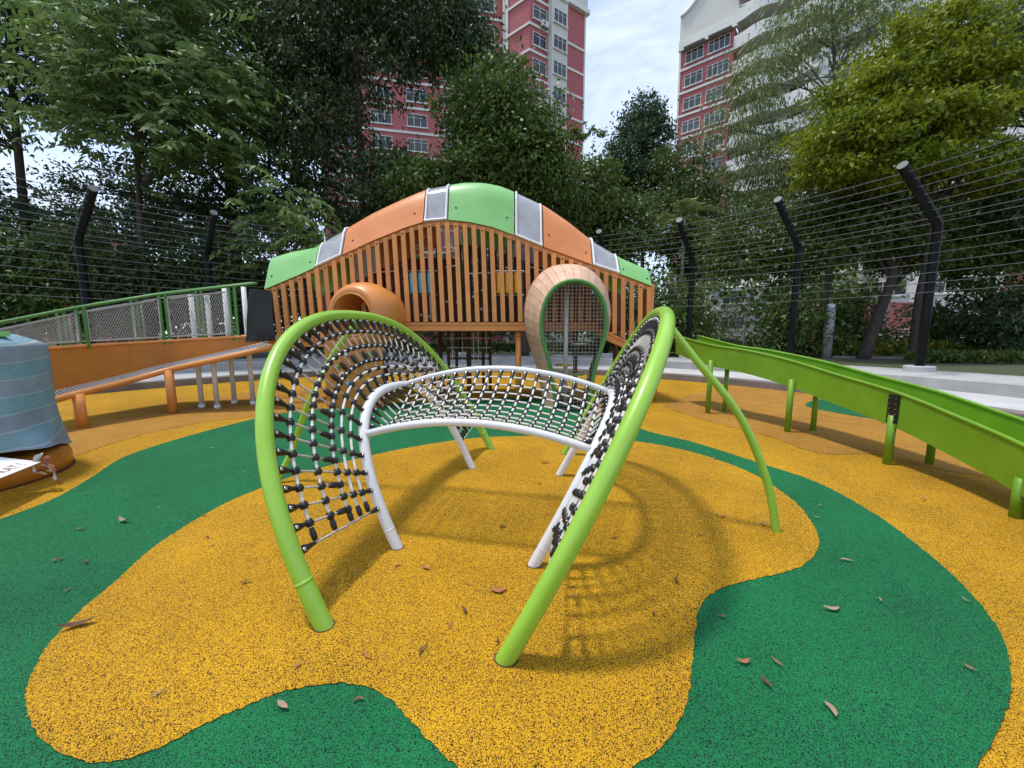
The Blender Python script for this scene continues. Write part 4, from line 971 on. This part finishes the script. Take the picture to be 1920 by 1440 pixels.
tree('shade_tree', 'mid-green leafy tree in front of the red tower above the roof', 'tree', gb(985, 17), [blob(930, 220, 17, 2.1, 1.8, 1.7), blob(960, 300, 17, 2.1, 1.8, 1.4), blob(870, 340, 16.6, 1.7, 1.5, 1.0), blob(940, 150, 17.4, .9, .9, .9), blob(1010, 250, 17, .8, .8, 1.0), blob(1030, 350, 17, 1.1, 1.1, .8), blob(800, 350, 16.8, 1.4, 1.2, .9)], (.20, 5), 0, 'lf_mid', 36000, (0.14, 0.25), .25, droop=.6, limbs=30)
t_ = blob(1105, 250, 17, .9, .3, .22)
tree('sapling', 'thin leafy spray reaching across the sky gap', 'tree', gb(1062, 17.6), [blob(1085, 255, 17, .55, .3, .22), blob(1120, 250, 17, .45, .25, .14)], (.04, 7.6), 0, 'lf_mid', 420, (.12, .2), .25, limbs=4, csize=.10)
# middle
tree('conical_tree', 'conical dark evergreen tree standing in the gap between the blocks', 'tree', gb(1200, 26), [blob(1203, 215, 26, .85, .8, 1.3), blob(1198, 255, 26, 1.5, 1.4, 1.3), blob(1192, 300, 26, 2.1, 1.8, 1.4), blob(1200, 350, 26, 2.4, 2, 1.4), blob(1228, 260, 26, 1.0, 1, 1.6), blob(1150, 330, 26, 1.4, 1.2, 1.0)], (.2, 5), 0, 'lf_conifer', 22000, (0.14, 0.25), .26, droop=.1, csize=.32, limbs=24)
tree('shade_tree', 'bushy grey-green tree right of the roof below the conical tree', 'tree', gb(1120, 19), [blob(1105, 370, 19, 1.9, 1.6, 1.7), blob(1160, 420, 19, 1.9, 1.6, 1.5), blob(1075, 430, 19, 1.6, 1.4, 1.6), blob(1060, 375, 20, 1.0, 1, .8), blob(1130, 470, 19, 2, 1.5, 1.2)], (.14, 3), 0, 'lf_shrub', 20000, (0.14, 0.25), .26, limbs=22)
tree('shade_tree', 'leafy tree in front of the lower floors of the right-hand block', 'tree', gb(1290, 24), [blob(1275, 340, 24, 2.2, 2, 2.0), blob(1250, 420, 23, 2.4, 2, 1.8), blob(1330, 400, 24, 2, 1.6, 2.2), blob(1300, 470, 24, 2.4, 1.6, 1.6)], (.16, 3), 0, 'lf_shrub', 20000, (0.16, 0.28), .2, limbs=22)
# right side
tree('feathery_tree', 'tall airy grey-green feathery tree in front of the right-hand block', 'tree', gb(1535, 21), [blob(1440, 130, 21, 1.8, 1.6, 1.8), blob(1510, 60, 21, 1.9, 1.6, 1.5), blob(1400, 230, 21, 1.9, 1.6, 1.9), blob(1480, 290, 21, 2.3, 1.8, 1.8), blob(1420, 350, 21, 1.9, 1.6, 1.7), blob(1560, 200, 21.5, 1.2, 1.2, 1.6), blob(1600, 50, 21, 1.8, 1.5, 1.4), blob(1560, -30, 21, 3.2, 2, 1.2), blob(1690, 10, 21, 1.6, 1.4, .9), blob(1380, 150, 21, .8, .8, 1.0)], (.20, 7), 0, 'lf_feather', 17000, (0.22, 0.4), .085, style='needle', droop=1.1, csize=.42, bark='bark_grey', limbs=34, lean=(.2, 0), per=34)
tree('yellow_tree', 'dense yellow-green tree with layered sprays of leaves at upper right', 'tree', gb(1720, 14.5), [blob(1740, 110, 14.5, 2.3, 1.8, .95), blob(1660, 170, 14.3, 1.9, 1.6, .9), blob(1720, 235, 14.2, 2.5, 1.8, .85), blob(1600, 260, 14.2, 1.7, 1.5, .75), blob(1810, 180, 14.5, 1.8, 1.5, 1.0), blob(1560, 310, 14.2, 1.2, 1.2, .6), blob(1680, 320, 14.2, 2.0, 1.6, .6), blob(1780, 60, 14.6, 1.4, 1.2, .7), blob(1870, 310, 14, 1.6, 1.3, .7)], (.18, 4.2), 0, 'lf_yellow', 50000, (0.13, 0.24), .22, droop=.35, csize=.30, flat=.5, limbs=34, per=90)
tree('shade_tree', 'grey-green drooping tree in the top right corner', 'tree', gb(1950, 15.5), [blob(1900, 60, 15.5, 1.6, 1.4, 1.2), blob(1960, 130, 15.5, 1.6, 1.4, 1.4), blob(1880, 200, 15.8, .9, .9, .5), blob(1950, 330, 15, 1.5, 1.3, 1.5)], (.2, 5), 0, 'lf_grey', 14000, (0.16, 0.28), .17, droop=.8, limbs=22)
tree('shade_tree', 'dark tree filling the view behind the fence at the right edge', 'tree', gb(1850, 17), [blob(1830, 420, 17, 2.6, 2, 1.7), blob(1900, 500, 17, 2.4, 2, 1.8), blob(1730, 440, 17.5, 2.2, 1.8, 1.4), blob(1960, 400, 17, 2.2, 2, 2)], (.17, 2.6), 0, 'lf_mid', 24000, (0.14, 0.25), .24, limbs=22)
tree('shade_tree', 'dark tree with thick leaning trunk behind the right fence posts', 'tree', gb(1622, 15.5), [blob(1660, 400, 16, 2.0, 1.6, 1.2), blob(1600, 430, 16, 2.0, 1.6, 1.2), blob(1700, 480, 16.5, 1.4, 1.2, .8), blob(1560, 380, 16.5, 1.6, 1.4, 1.1)], (.23, 3.4), 0, 'lf_shrub', 17000, (0.14, 0.25), .22, limbs=22, lean=(.8, 0))
tree('shade_tree', 'slender tree with yellowish leaves left of the grey lamp bollard', 'tree', gb(1500, 18), [blob(1500, 470, 18, 1.6, 1.4, 1.5), blob(1420, 440, 18.5, 1.8, 1.4, 1.5), blob(1540, 430, 18, 1.4, 1.2, 1.4), blob(1370, 480, 18.5, 1.4, 1.2, 1.2)], (.10, 2.6), 0, 'lf_shrub', 13000, (0.13, 0.24), .2, limbs=18)
# understory: countable bushes outside the fence
BU = [(-40, 470, 14.6, 2.0, 1.6, 'lf_dark', 'at the far left edge'), (70, 500, 15, 2.0, 1.6, 'lf_mid', 'left of the first bent fence post'), (210, 480, 15.6, 2.0, 1.8, 'lf_dark', 'right of the first bent fence post'), (330, 500, 16, 2.0, 1.8, 'lf_dark', 'left of the second bent fence post'), (450, 500, 16.5, 2.0, 1.7, 'lf_dark', 'right of the second bent fence post'), (590, 510, 17.5, 2.0, 1.6, 'lf_dark', 'behind the left end of the tower'), (720, 520, 18, 2.2, 1.6, 'lf_dark', 'behind the tunnel mouth'), (870, 530, 18, 2.2, 1.5, 'lf_dark', 'behind the middle of the tower'), (1010, 530, 18.5, 2.2, 1.4, 'lf_mid', 'behind the timber pod'), (1180, 560, 17.5, 1.6, 1.1, 'lf_mid', 'behind the right end of the tower'), (1280, 575, 18, 1.2, 1.0, 'lf_shrub', 'right of the tower beside the fence post'), (1480, 590, 17, 1.0, .9, 'lf_shrub', 'behind the green slide, yellowish'), (1600, 590, 17.5, 1.2, 1.0, 'lf_shrub', 'right of the grey lamp bollard'), (1770, 600, 18, 1.4, .9, 'lf_mid', 'beside the tall right-hand fence post'), (1890, 585, 15.5, 1.1, .8, 'lf_dark', 'at the right edge')]
for px, py, Y_, r1, r2, m_, wh in BU:
    tree('bush', 'dense dark bush outside the fence ' + wh, 'bush', gb(px, Y_), [blob(px, py, Y_, r1, 1.3, r2), blob(px - 40, py + 40, Y_, r1 * .8, 1.1, r2 * .7), blob(px + 45, py + 45, Y_, r1 * .8, 1.1, r2 * .7), blob(px, 605, Y_, r1 * 1.1, 1.1, .7)], (.05, .8), 0, m_, int(3600 * r1), (.14, .26), .2, limbs=10, group='bushes outside the fence')
tree('small_pinnate_tree', 'young tree with drooping compound leaves left of the roof', 'tree', gb(540, 14.8), [blob(520, 400, 14.8, 1.1, 1, .45), blob(560, 430, 14.8, 1.2, 1, .45), blob(500, 450, 14.8, .7, .7, .5), blob(610, 445, 14.8, .8, .7, .35)], (.06, 3.2), 0, 'lf_pinnate', 1300, style='pinnate', csize=.4, limbs=12)
# distant wood closing the gaps
b_, L__ = [], []
dm = []
for px in range(-500, 2600, 70):
    dm.append(blob(px + rnd.uniform(-20, 20), rnd.uniform(525, 560), 40 + rnd.uniform(-4, 8), 3.6, 2, 4.2 + rnd.uniform(-1, 1.5)))
pos = np.concatenate([np.asarray(c_) + unitn(620) * np.asarray(r_) * (rng.random(620) ** .4)[:, None] for c_, r_ in dm]); pos = pos[pos[:, 2] > .4]
q = leaves('distant_wood', pos, rng.normal(size=pos.shape) - V3(0, 0, .4), rng.uniform(.35, .7, len(pos)), .35, 'lf_mid', None, 'stuff'); tag(q, 'distant mass of dark green trees beyond the fence', 'wood')
# palms
def palm(label, px, Y_, z, n_, FL, m_, droop=.6):
    base = gb(px, Y_); t_ = thing('palm', label, 'palm', None, tuple(base))
    b = MB(); b.tube([(0, 0, -.1), (.04, 0, z * .5), (0, 0, z)], [.11, .09, .07], 8); b.build('trunk', 'bark_grey', t_, True)
    P_, D_, S_ = [], [], []; rb = MB()
    for k in range(n_):
        a = 2 * math.pi * k / n_ + rnd.uniform(-.2, .2); el = rnd.uniform(.1, 1.2); d = V3(math.cos(a) * math.cos(el), math.sin(a) * math.cos(el), math.sin(el)); L_ = FL * rnd.uniform(.8, 1.1)
        pts = np.array([V3(0, 0, z) + d * L_ * t - V3(0, 0, droop * L_ * t * t) for t in np.linspace(0, 1, 8)]); rb.tube(pts, .012, 4)
        sd = unit(np.cross(d, (0, 0, 1)))
        for t in np.linspace(.12, 1, 20):
            p_ = V3(0, 0, z) + d * L_ * t - V3(0, 0, droop * L_ * t * t)
            for sg in (-1, 1): P_.append(p_); D_.append(d * .6 + sg * sd * .8 - V3(0, 0, .45)); S_.append(FL * .27 * (1 - .45 * t))
    leaves('fronds', np.array(P_), np.array(D_), np.array(S_), .07, m_, t_); rb.build('ribs', 'bark_grey', t_)
palm('grey-green palm in front of the right-hand block above the fence', 1272, 20, 6.6, 16, 2.0, 'lf_feather')
palm('second palm beside the taller palm right of the roof', 1312, 21, 5.6, 14, 1.8, 'lf_feather', .5)
palm('dark drooping palm behind the fence at the right edge', 1885, 15.5, 2.3, 16, 1.2, 'lf_dark', .9)
palm('dark fan palm at the left edge behind the fence', 110, 16.5, 5.4, 14, 1.9, 'lf_conifer', .5)
# hedges
def hedge(label, p0, p1, w_, h_, m_, n_):
    p0 = np.asarray(p0); p1 = np.asarray(p1); t = rng.random(n_); pos = p0 + (p1 - p0) * t[:, None]; pos = pos + rng.normal(size=(n_, 3)) * V3(.1, w_ * .35, 0); pos[:, 2] = p0[2] + rng.random(n_) ** .7 * h_
    o = thing('hedge', label, 'hedge', None, tuple(p0)); leaves('foliage', pos - p0, rng.normal(size=(n_, 3)) * .5 + V3(0, 0, .7), rng.uniform(.12, .26, n_), .13, m_, o)
def gp_(px, Y_): q = P(px, 626, Y_); q[2] = .42; return q
hedge('low yellow-green hedge behind the fence on the right', gp_(1540, 17.5), gp_(2050, 16), .8, .55, 'lf_hedge', 7000)
hedge('low yellow-green hedge between tower and green slide', gp_(1330, 19), gp_(1535, 18), .8, .5, 'lf_hedge', 3000)
hedge('low dark green hedge behind the tower', gp_(560, 19), gp_(1290, 19.5), .9, .45, 'lf_mid', 9000)
hedge('dark ground plants inside the planting bed at the far right', gp_(1790, 12.2) + V3(0, 1.2, 0), gp_(2020, 11.6) + V3(0, 1.2, 0), .5, .3, 'lf_shrub', 1800)

# ------------------------------------------------------------------ small things outside the fence
q = gp_(1553, 16.2); t_ = thing('lamp_bollard', 'tall grey concrete lamp bollard behind the green slide', 'bollard', None, tuple(q))
b = MB(); b.tube([(0, 0, 0), (0, 0, 2.0)], .17, 16); b.build('column', 'lamp_grey', t_, True); b = MB(); b.lathe([(2.0, .10), (2.06, .16), (2.14, .15), (2.2, .05)], (0, 0, 0), (0, 0, 1), 14); b.build('lamp_head', 'globe', t_, True)
q = gp_(1362, 19.5); b = MB(); g = []
for i in range(20):
    a = 2 * math.pi * i / 20; g.append([q + V3(1.35 * s_ * math.cos(a) * (1 + .1 * math.sin(5 * a)), .7 * s_ * math.sin(a), .78 * (1 - s_ ** 2.2) + .06 * math.sin(3 * a + 4 * s_) * s_) for s_ in np.linspace(.02, 1, 8)])
g.append(g[0]); b.grid(np.array(g)); tag(b.build('tarpaulin_mound', 'tarp_black', None, True), 'low mound under a dark tarpaulin behind the fence', 'tarpaulin')
q = gp_(1832, 13.2) + V3(0, .2, 0); b = MB(); g = []
for i in range(25):
    a = 2 * math.pi * i / 24; g.append([q + V3(.62 * s_ * math.cos(a) * (1 + .12 * math.sin(3 * a + 1)), .45 * s_ * math.sin(a), .36 * (1 - s_ ** 2.6) + .05 * math.sin(6 * a) * s_ * (1 - s_) - .02) for s_ in np.linspace(.02, 1, 8)])
b.grid(np.array(g)); tag(b.build('boulder', 'stone', None, False), 'dark grey boulder beside the seat wall at far right', 'rock')
def lamp_post(label, px, Y_, top, arm=None):
    q = gp_(px, Y_); t_ = thing('street_lamp', label, 'street lamp', None, tuple(q)); b = MB()
    b.tube([(0, 0, 0), (0, 0, top)], [.07, .045], 8); b.build('pole', 'lamp_grey', t_, True)
    if arm:
        p = cat_rom([(0, 0, top), (-.25, 0, top + .25), (-1.0, 0, top + .42), (-arm, 0, top + .30)], 5); MB().tube(p, .045, 7).build('arm', 'lamp_grey', t_, True)
        b = MB(); b.lathe([(0, .05), (.1, .10), (.45, .11), (.62, .03)], (-arm + .05, 0, top + .29), (-1, 0, -.12), 8); b.build('lamp_head', 'lamp_grey', t_, True)
    else:
        b = MB(); b.lathe([(0, .05), (.06, .16), (.22, .2), (.36, .14), (.42, .03)], (0, 0, top), (0, 0, 1), 10); b.build('lamp_head', 'globe', t_, True)
lamp_post('curved-arm street lamp in front of the right-hand block', 1546, 24, 14.9, 2.0)
lamp_post('small globe lamp post right of the leaning trunk', 1658, 22, 3.9)
lamp_post('grey lamp post seen above the fence right of the roof', 1262, 30, 9.4)
b = MB(); a_, c2 = gp_(1565, 15.9), gp_(1855, 14.6); b.bar(a_ + V3(0, 0, .03), c2 + V3(0, 0, .03), .18, .14); tag(b.build('edging_shadow', 'concrete_dark'), 'long concrete edging in front of the yellow hedge, drain shadow in its dark colour', 'edging')  # low retaining edge, dark colour includes the shadow of the drain
for i, (x0, x1, Y_) in enumerate(((1650, 1790, 24),)):
    t_ = thing('railing', 'white metal railing in front of the small red building', 'railing'); 
    for z in (.55, .9, 1.25): MB().tube([gp_(x0, Y_) + V3(0, 0, z), gp_(x1, Y_) + V3(0, 0, z)], .03, 6).build('rail', 'bld_white', t_)
    for f_ in np.linspace(0, 1, 5): p_ = gp_(x0, Y_) * (1 - f_) + gp_(x1, Y_) * f_; MB().tube([p_, p_ + V3(0, 0, 1.3)], .03, 6).build('post', 'bld_white', t_)
for px, Y_, h_, tilt_, wh_ in ((232, 15.4, 2.4, -.5, 'right of the leftmost post, leaning left'), (250, 15.6, 3.0, -.35, 'right of the leftmost post, tallest of three'), (285, 15.5, 1.5, .05, 'right of the leftmost post, short and upright'), (372, 16, 2.0, .2, 'left of the second post, leaning right'), (388, 16.1, 2.8, .02, 'close to the second post, upright'), (1395, 17, 2.6, .1, 'above the green slide'), (1640, 18, 2.2, -.2, 'near the leaning tree trunk')):
    q = gp_(px, Y_); b = MB(); b.tube(cat_rom([(0, 0, 0), (tilt_ * .4, 0, h_ * .5), (tilt_ * h_ * .5, 0, h_)], 4), np.linspace(.04, .02, 9), 6); b.v = [v + q for v in b.v]
    tag(b.build('bare_stem', 'bark_grey', None, True), 'thin pale bare stem behind the fence wires ' + wh_, 'stem', 'bare stems behind the fence')

# ------------------------------------------------------------------ fallen leaves
LAND = [(200, 760, 'on the tan rubber under the ramp'), (420, 760, 'beside the white ramp posts'), (150, 840, 'on the yellow rubber beside the wrapped cover'), (260, 930, 'on the green band at left'), (60, 1050, 'on the green band at the left edge'), (380, 1050, 'on the yellow island left of the climber'), (150, 1300, 'on the left lobe of the yellow island'), (600, 1200, 'beside the front left green foot'), (760, 1060, 'beside the front left white foot'), (900, 920, 'on the yellow island under the rope bridge'), (950, 1150, 'between the two front green feet'), (640, 1360, 'on the green lobe at the bottom'), (1050, 1350, 'on the yellow rubber at the bottom middle'), (1200, 1100, 'in the net shadow right of the climber'), (1400, 960, 'beside the foot of the right strut'), (1300, 830, 'on the narrow green band behind the right hoop'), (1350, 1250, 'on the green rubber at the island edge'), (1600, 1100, 'on the wide green band at right'), (1750, 1250, 'on the green band near the right edge'), (1450, 1350, 'on the green rubber at lower right'), (1350, 770, 'beside the farthest slide legs'), (1560, 830, 'between the slide legs on the tan rubber'), (1740, 860, 'under the slide by the black joint plate'), (1800, 960, 'on the yellow rubber right of the green band'), (700, 850, 'on the green band behind the left hoop'), (1000, 760, 'in front of the timber pod')]
def litter(px, py, L_, m_, rot, label=None, curl=.25):
    q = G(px, py, .016); b = MB(); nU = 7; g = []; wd = rnd.uniform(.16, .36); bend = rnd.uniform(-.25, .25)
    for i in range(nU):
        t = i / (nU - 1); w_ = .5 * math.sin(math.pi * min(1, t * .94 + .03)) ** .8 * wd * L_
        z = .004 + curl * L_ * (t - .5) ** 2 * 1.2
        yb = bend * L_ * math.sin(math.pi * t); tw = .5 * (t - .5); g.append([(L_ * (t - .5), yb - w_, z + w_ * (.5 + tw)), (L_ * (t - .5), yb, z), (L_ * (t - .5), yb + w_, z + w_ * (.5 - tw))])
    g = np.array(g); c, s_ = math.cos(rot), math.sin(rot); g = g @ np.array([[c, s_, 0], [-s_, c, 0], [0, 0, 1]])
    b.grid(g); o = b.build('fallen_leaf', m_, None, True); o.location = q
    if not label:
        nm = min(LAND, key=lambda l: math.hypot((l[0] - px), (l[1] - py) * 1.4))[2]; tone = {'leaf_dry': 'dark brown', 'leaf_red': 'reddish', 'leaf_pale': 'pale tan'}[m_]
        return tag(o, '%s %s fallen leaf %s' % ('tiny' if L_ < .04 else 'small', tone, nm), 'leaf', 'fallen leaves on the floor')
    return tag(o, label, 'leaf')
litter(145, 1175, .13, 'leaf_dry', .5, 'large curled dark brown leaf near the left edge of the yellow island', .7)
litter(935, 1106, .09, 'leaf_red', .12, 'flat reddish leaf between the two front feet of the climber')
litter(233, 977, .11, 'leaf_pale', -.3, 'pale curled leaf on the green band at left', .8)
litter(800, 1064, .07, 'leaf_red', -.5, 'reddish leaf beside the left white foot')
litter(1022, 868, .13, 'leaf_dry', .2, 'dark red leaf under the rope bridge', .6)
litter(1558, 1140, .075, 'leaf_pale', -.1, 'long pale leaf on the right part of the green band')
litter(1588, 1052, .07, 'leaf_pale', -.4, 'slim pale leaf near the tip of the yellow island')
litter(1556, 1332, .06, 'leaf_pale', 1.5, 'narrow pale leaf standing lengthways at lower right on green')
litter(672, 1315, .05, 'leaf_dry', .1, 'small dark leaf on the green lobe at the bottom')
litter(530, 1324, .06, 'leaf_pale', -.5, 'tiny pale leaf at the edge of the green bottom lobe')
litter(795, 1222, .07, 'leaf_dry', 1.2, 'thin curved brown leaf left of the right green foot')
fx = [(160, 1052, 'leaf_dry'), (400, 838, 'leaf_pale'), (372, 840, 'leaf_pale'), (258, 820, 'leaf_dry'), (192, 866, 'leaf_dry'), (150, 832, 'leaf_pale'), (300, 952, 'leaf_pale'), (150, 995, 'leaf_dry'), (110, 1050, 'leaf_dry'), (380, 965, 'leaf_dry'), (945, 985, 'leaf_dry'), (1350, 970, 'leaf_red'), (1315, 1005, 'leaf_dry'), (1530, 968, 'leaf_pale'), (1542, 946, 'leaf_pale'), (1730, 935, 'leaf_pale'), (1760, 955, 'leaf_dry'), (1725, 990, 'leaf_red'), (1830, 1022, 'leaf_pale'), (1648, 1128, 'leaf_pale'), (1812, 1125, 'leaf_pale'), (1820, 1256, 'leaf_red'), (1438, 1284, 'leaf_dry'), (1350, 1155, 'leaf_dry'), (1395, 1242, 'leaf_red'), (1460, 1244, 'leaf_red'), (1405, 842, 'leaf_red'), (1275, 862, 'leaf_dry'), (1283, 818, 'leaf_dry'), (1340, 860, 'leaf_pale'), (1450, 985, 'leaf_red'), (1430, 985, 'leaf_pale'), (1270, 1090, 'leaf_dry'), (1010, 905, 'leaf_red'), (860, 960, 'leaf_dry'), (872, 1150, 'leaf_dry'), (690, 1230, 'leaf_red'), (1680, 860, 'leaf_dry'), (1790, 868, 'leaf_dry'), (1830, 878, 'leaf_dry'), (1880, 900, 'leaf_dry'), (1500, 838, 'leaf_dry'), (1560, 820, 'leaf_dry'), (1740, 830, 'leaf_dry'), (1440, 795, 'leaf_dry'), (1600, 800, 'leaf_pale'), (260, 752, 'leaf_dry'), (285, 748, 'leaf_dry'), (210, 752, 'leaf_red'), (300, 820, 'leaf_pale'), (460, 1090, 'leaf_dry'), (390, 1010, 'leaf_dry'), (560, 1250, 'leaf_red'), (1230, 1150, 'leaf_dry'), (1150, 1010, 'leaf_dry'), (1100, 960, 'leaf_dry')]
for px, py, m_ in fx: litter(px + rnd.uniform(-4, 4), py + rnd.uniform(-3, 3), rnd.uniform(.035, .065), m_, rnd.uniform(0, 3.1), None, rnd.uniform(.2, .8))
for k in range(55):
    px, py = rnd.uniform(20, 1900), 740 + 600 * rnd.random() ** 2.6
    q = G(px, py)
    if math.hypot(q[0] - RC[0], q[1] - RC[1]) < 9.2: litter(px, py, rnd.uniform(.018, .045), rnd.choice(['leaf_dry', 'leaf_dry', 'leaf_red', 'leaf_pale']), rnd.uniform(0, 3.1), None, rnd.uniform(.2, .8))
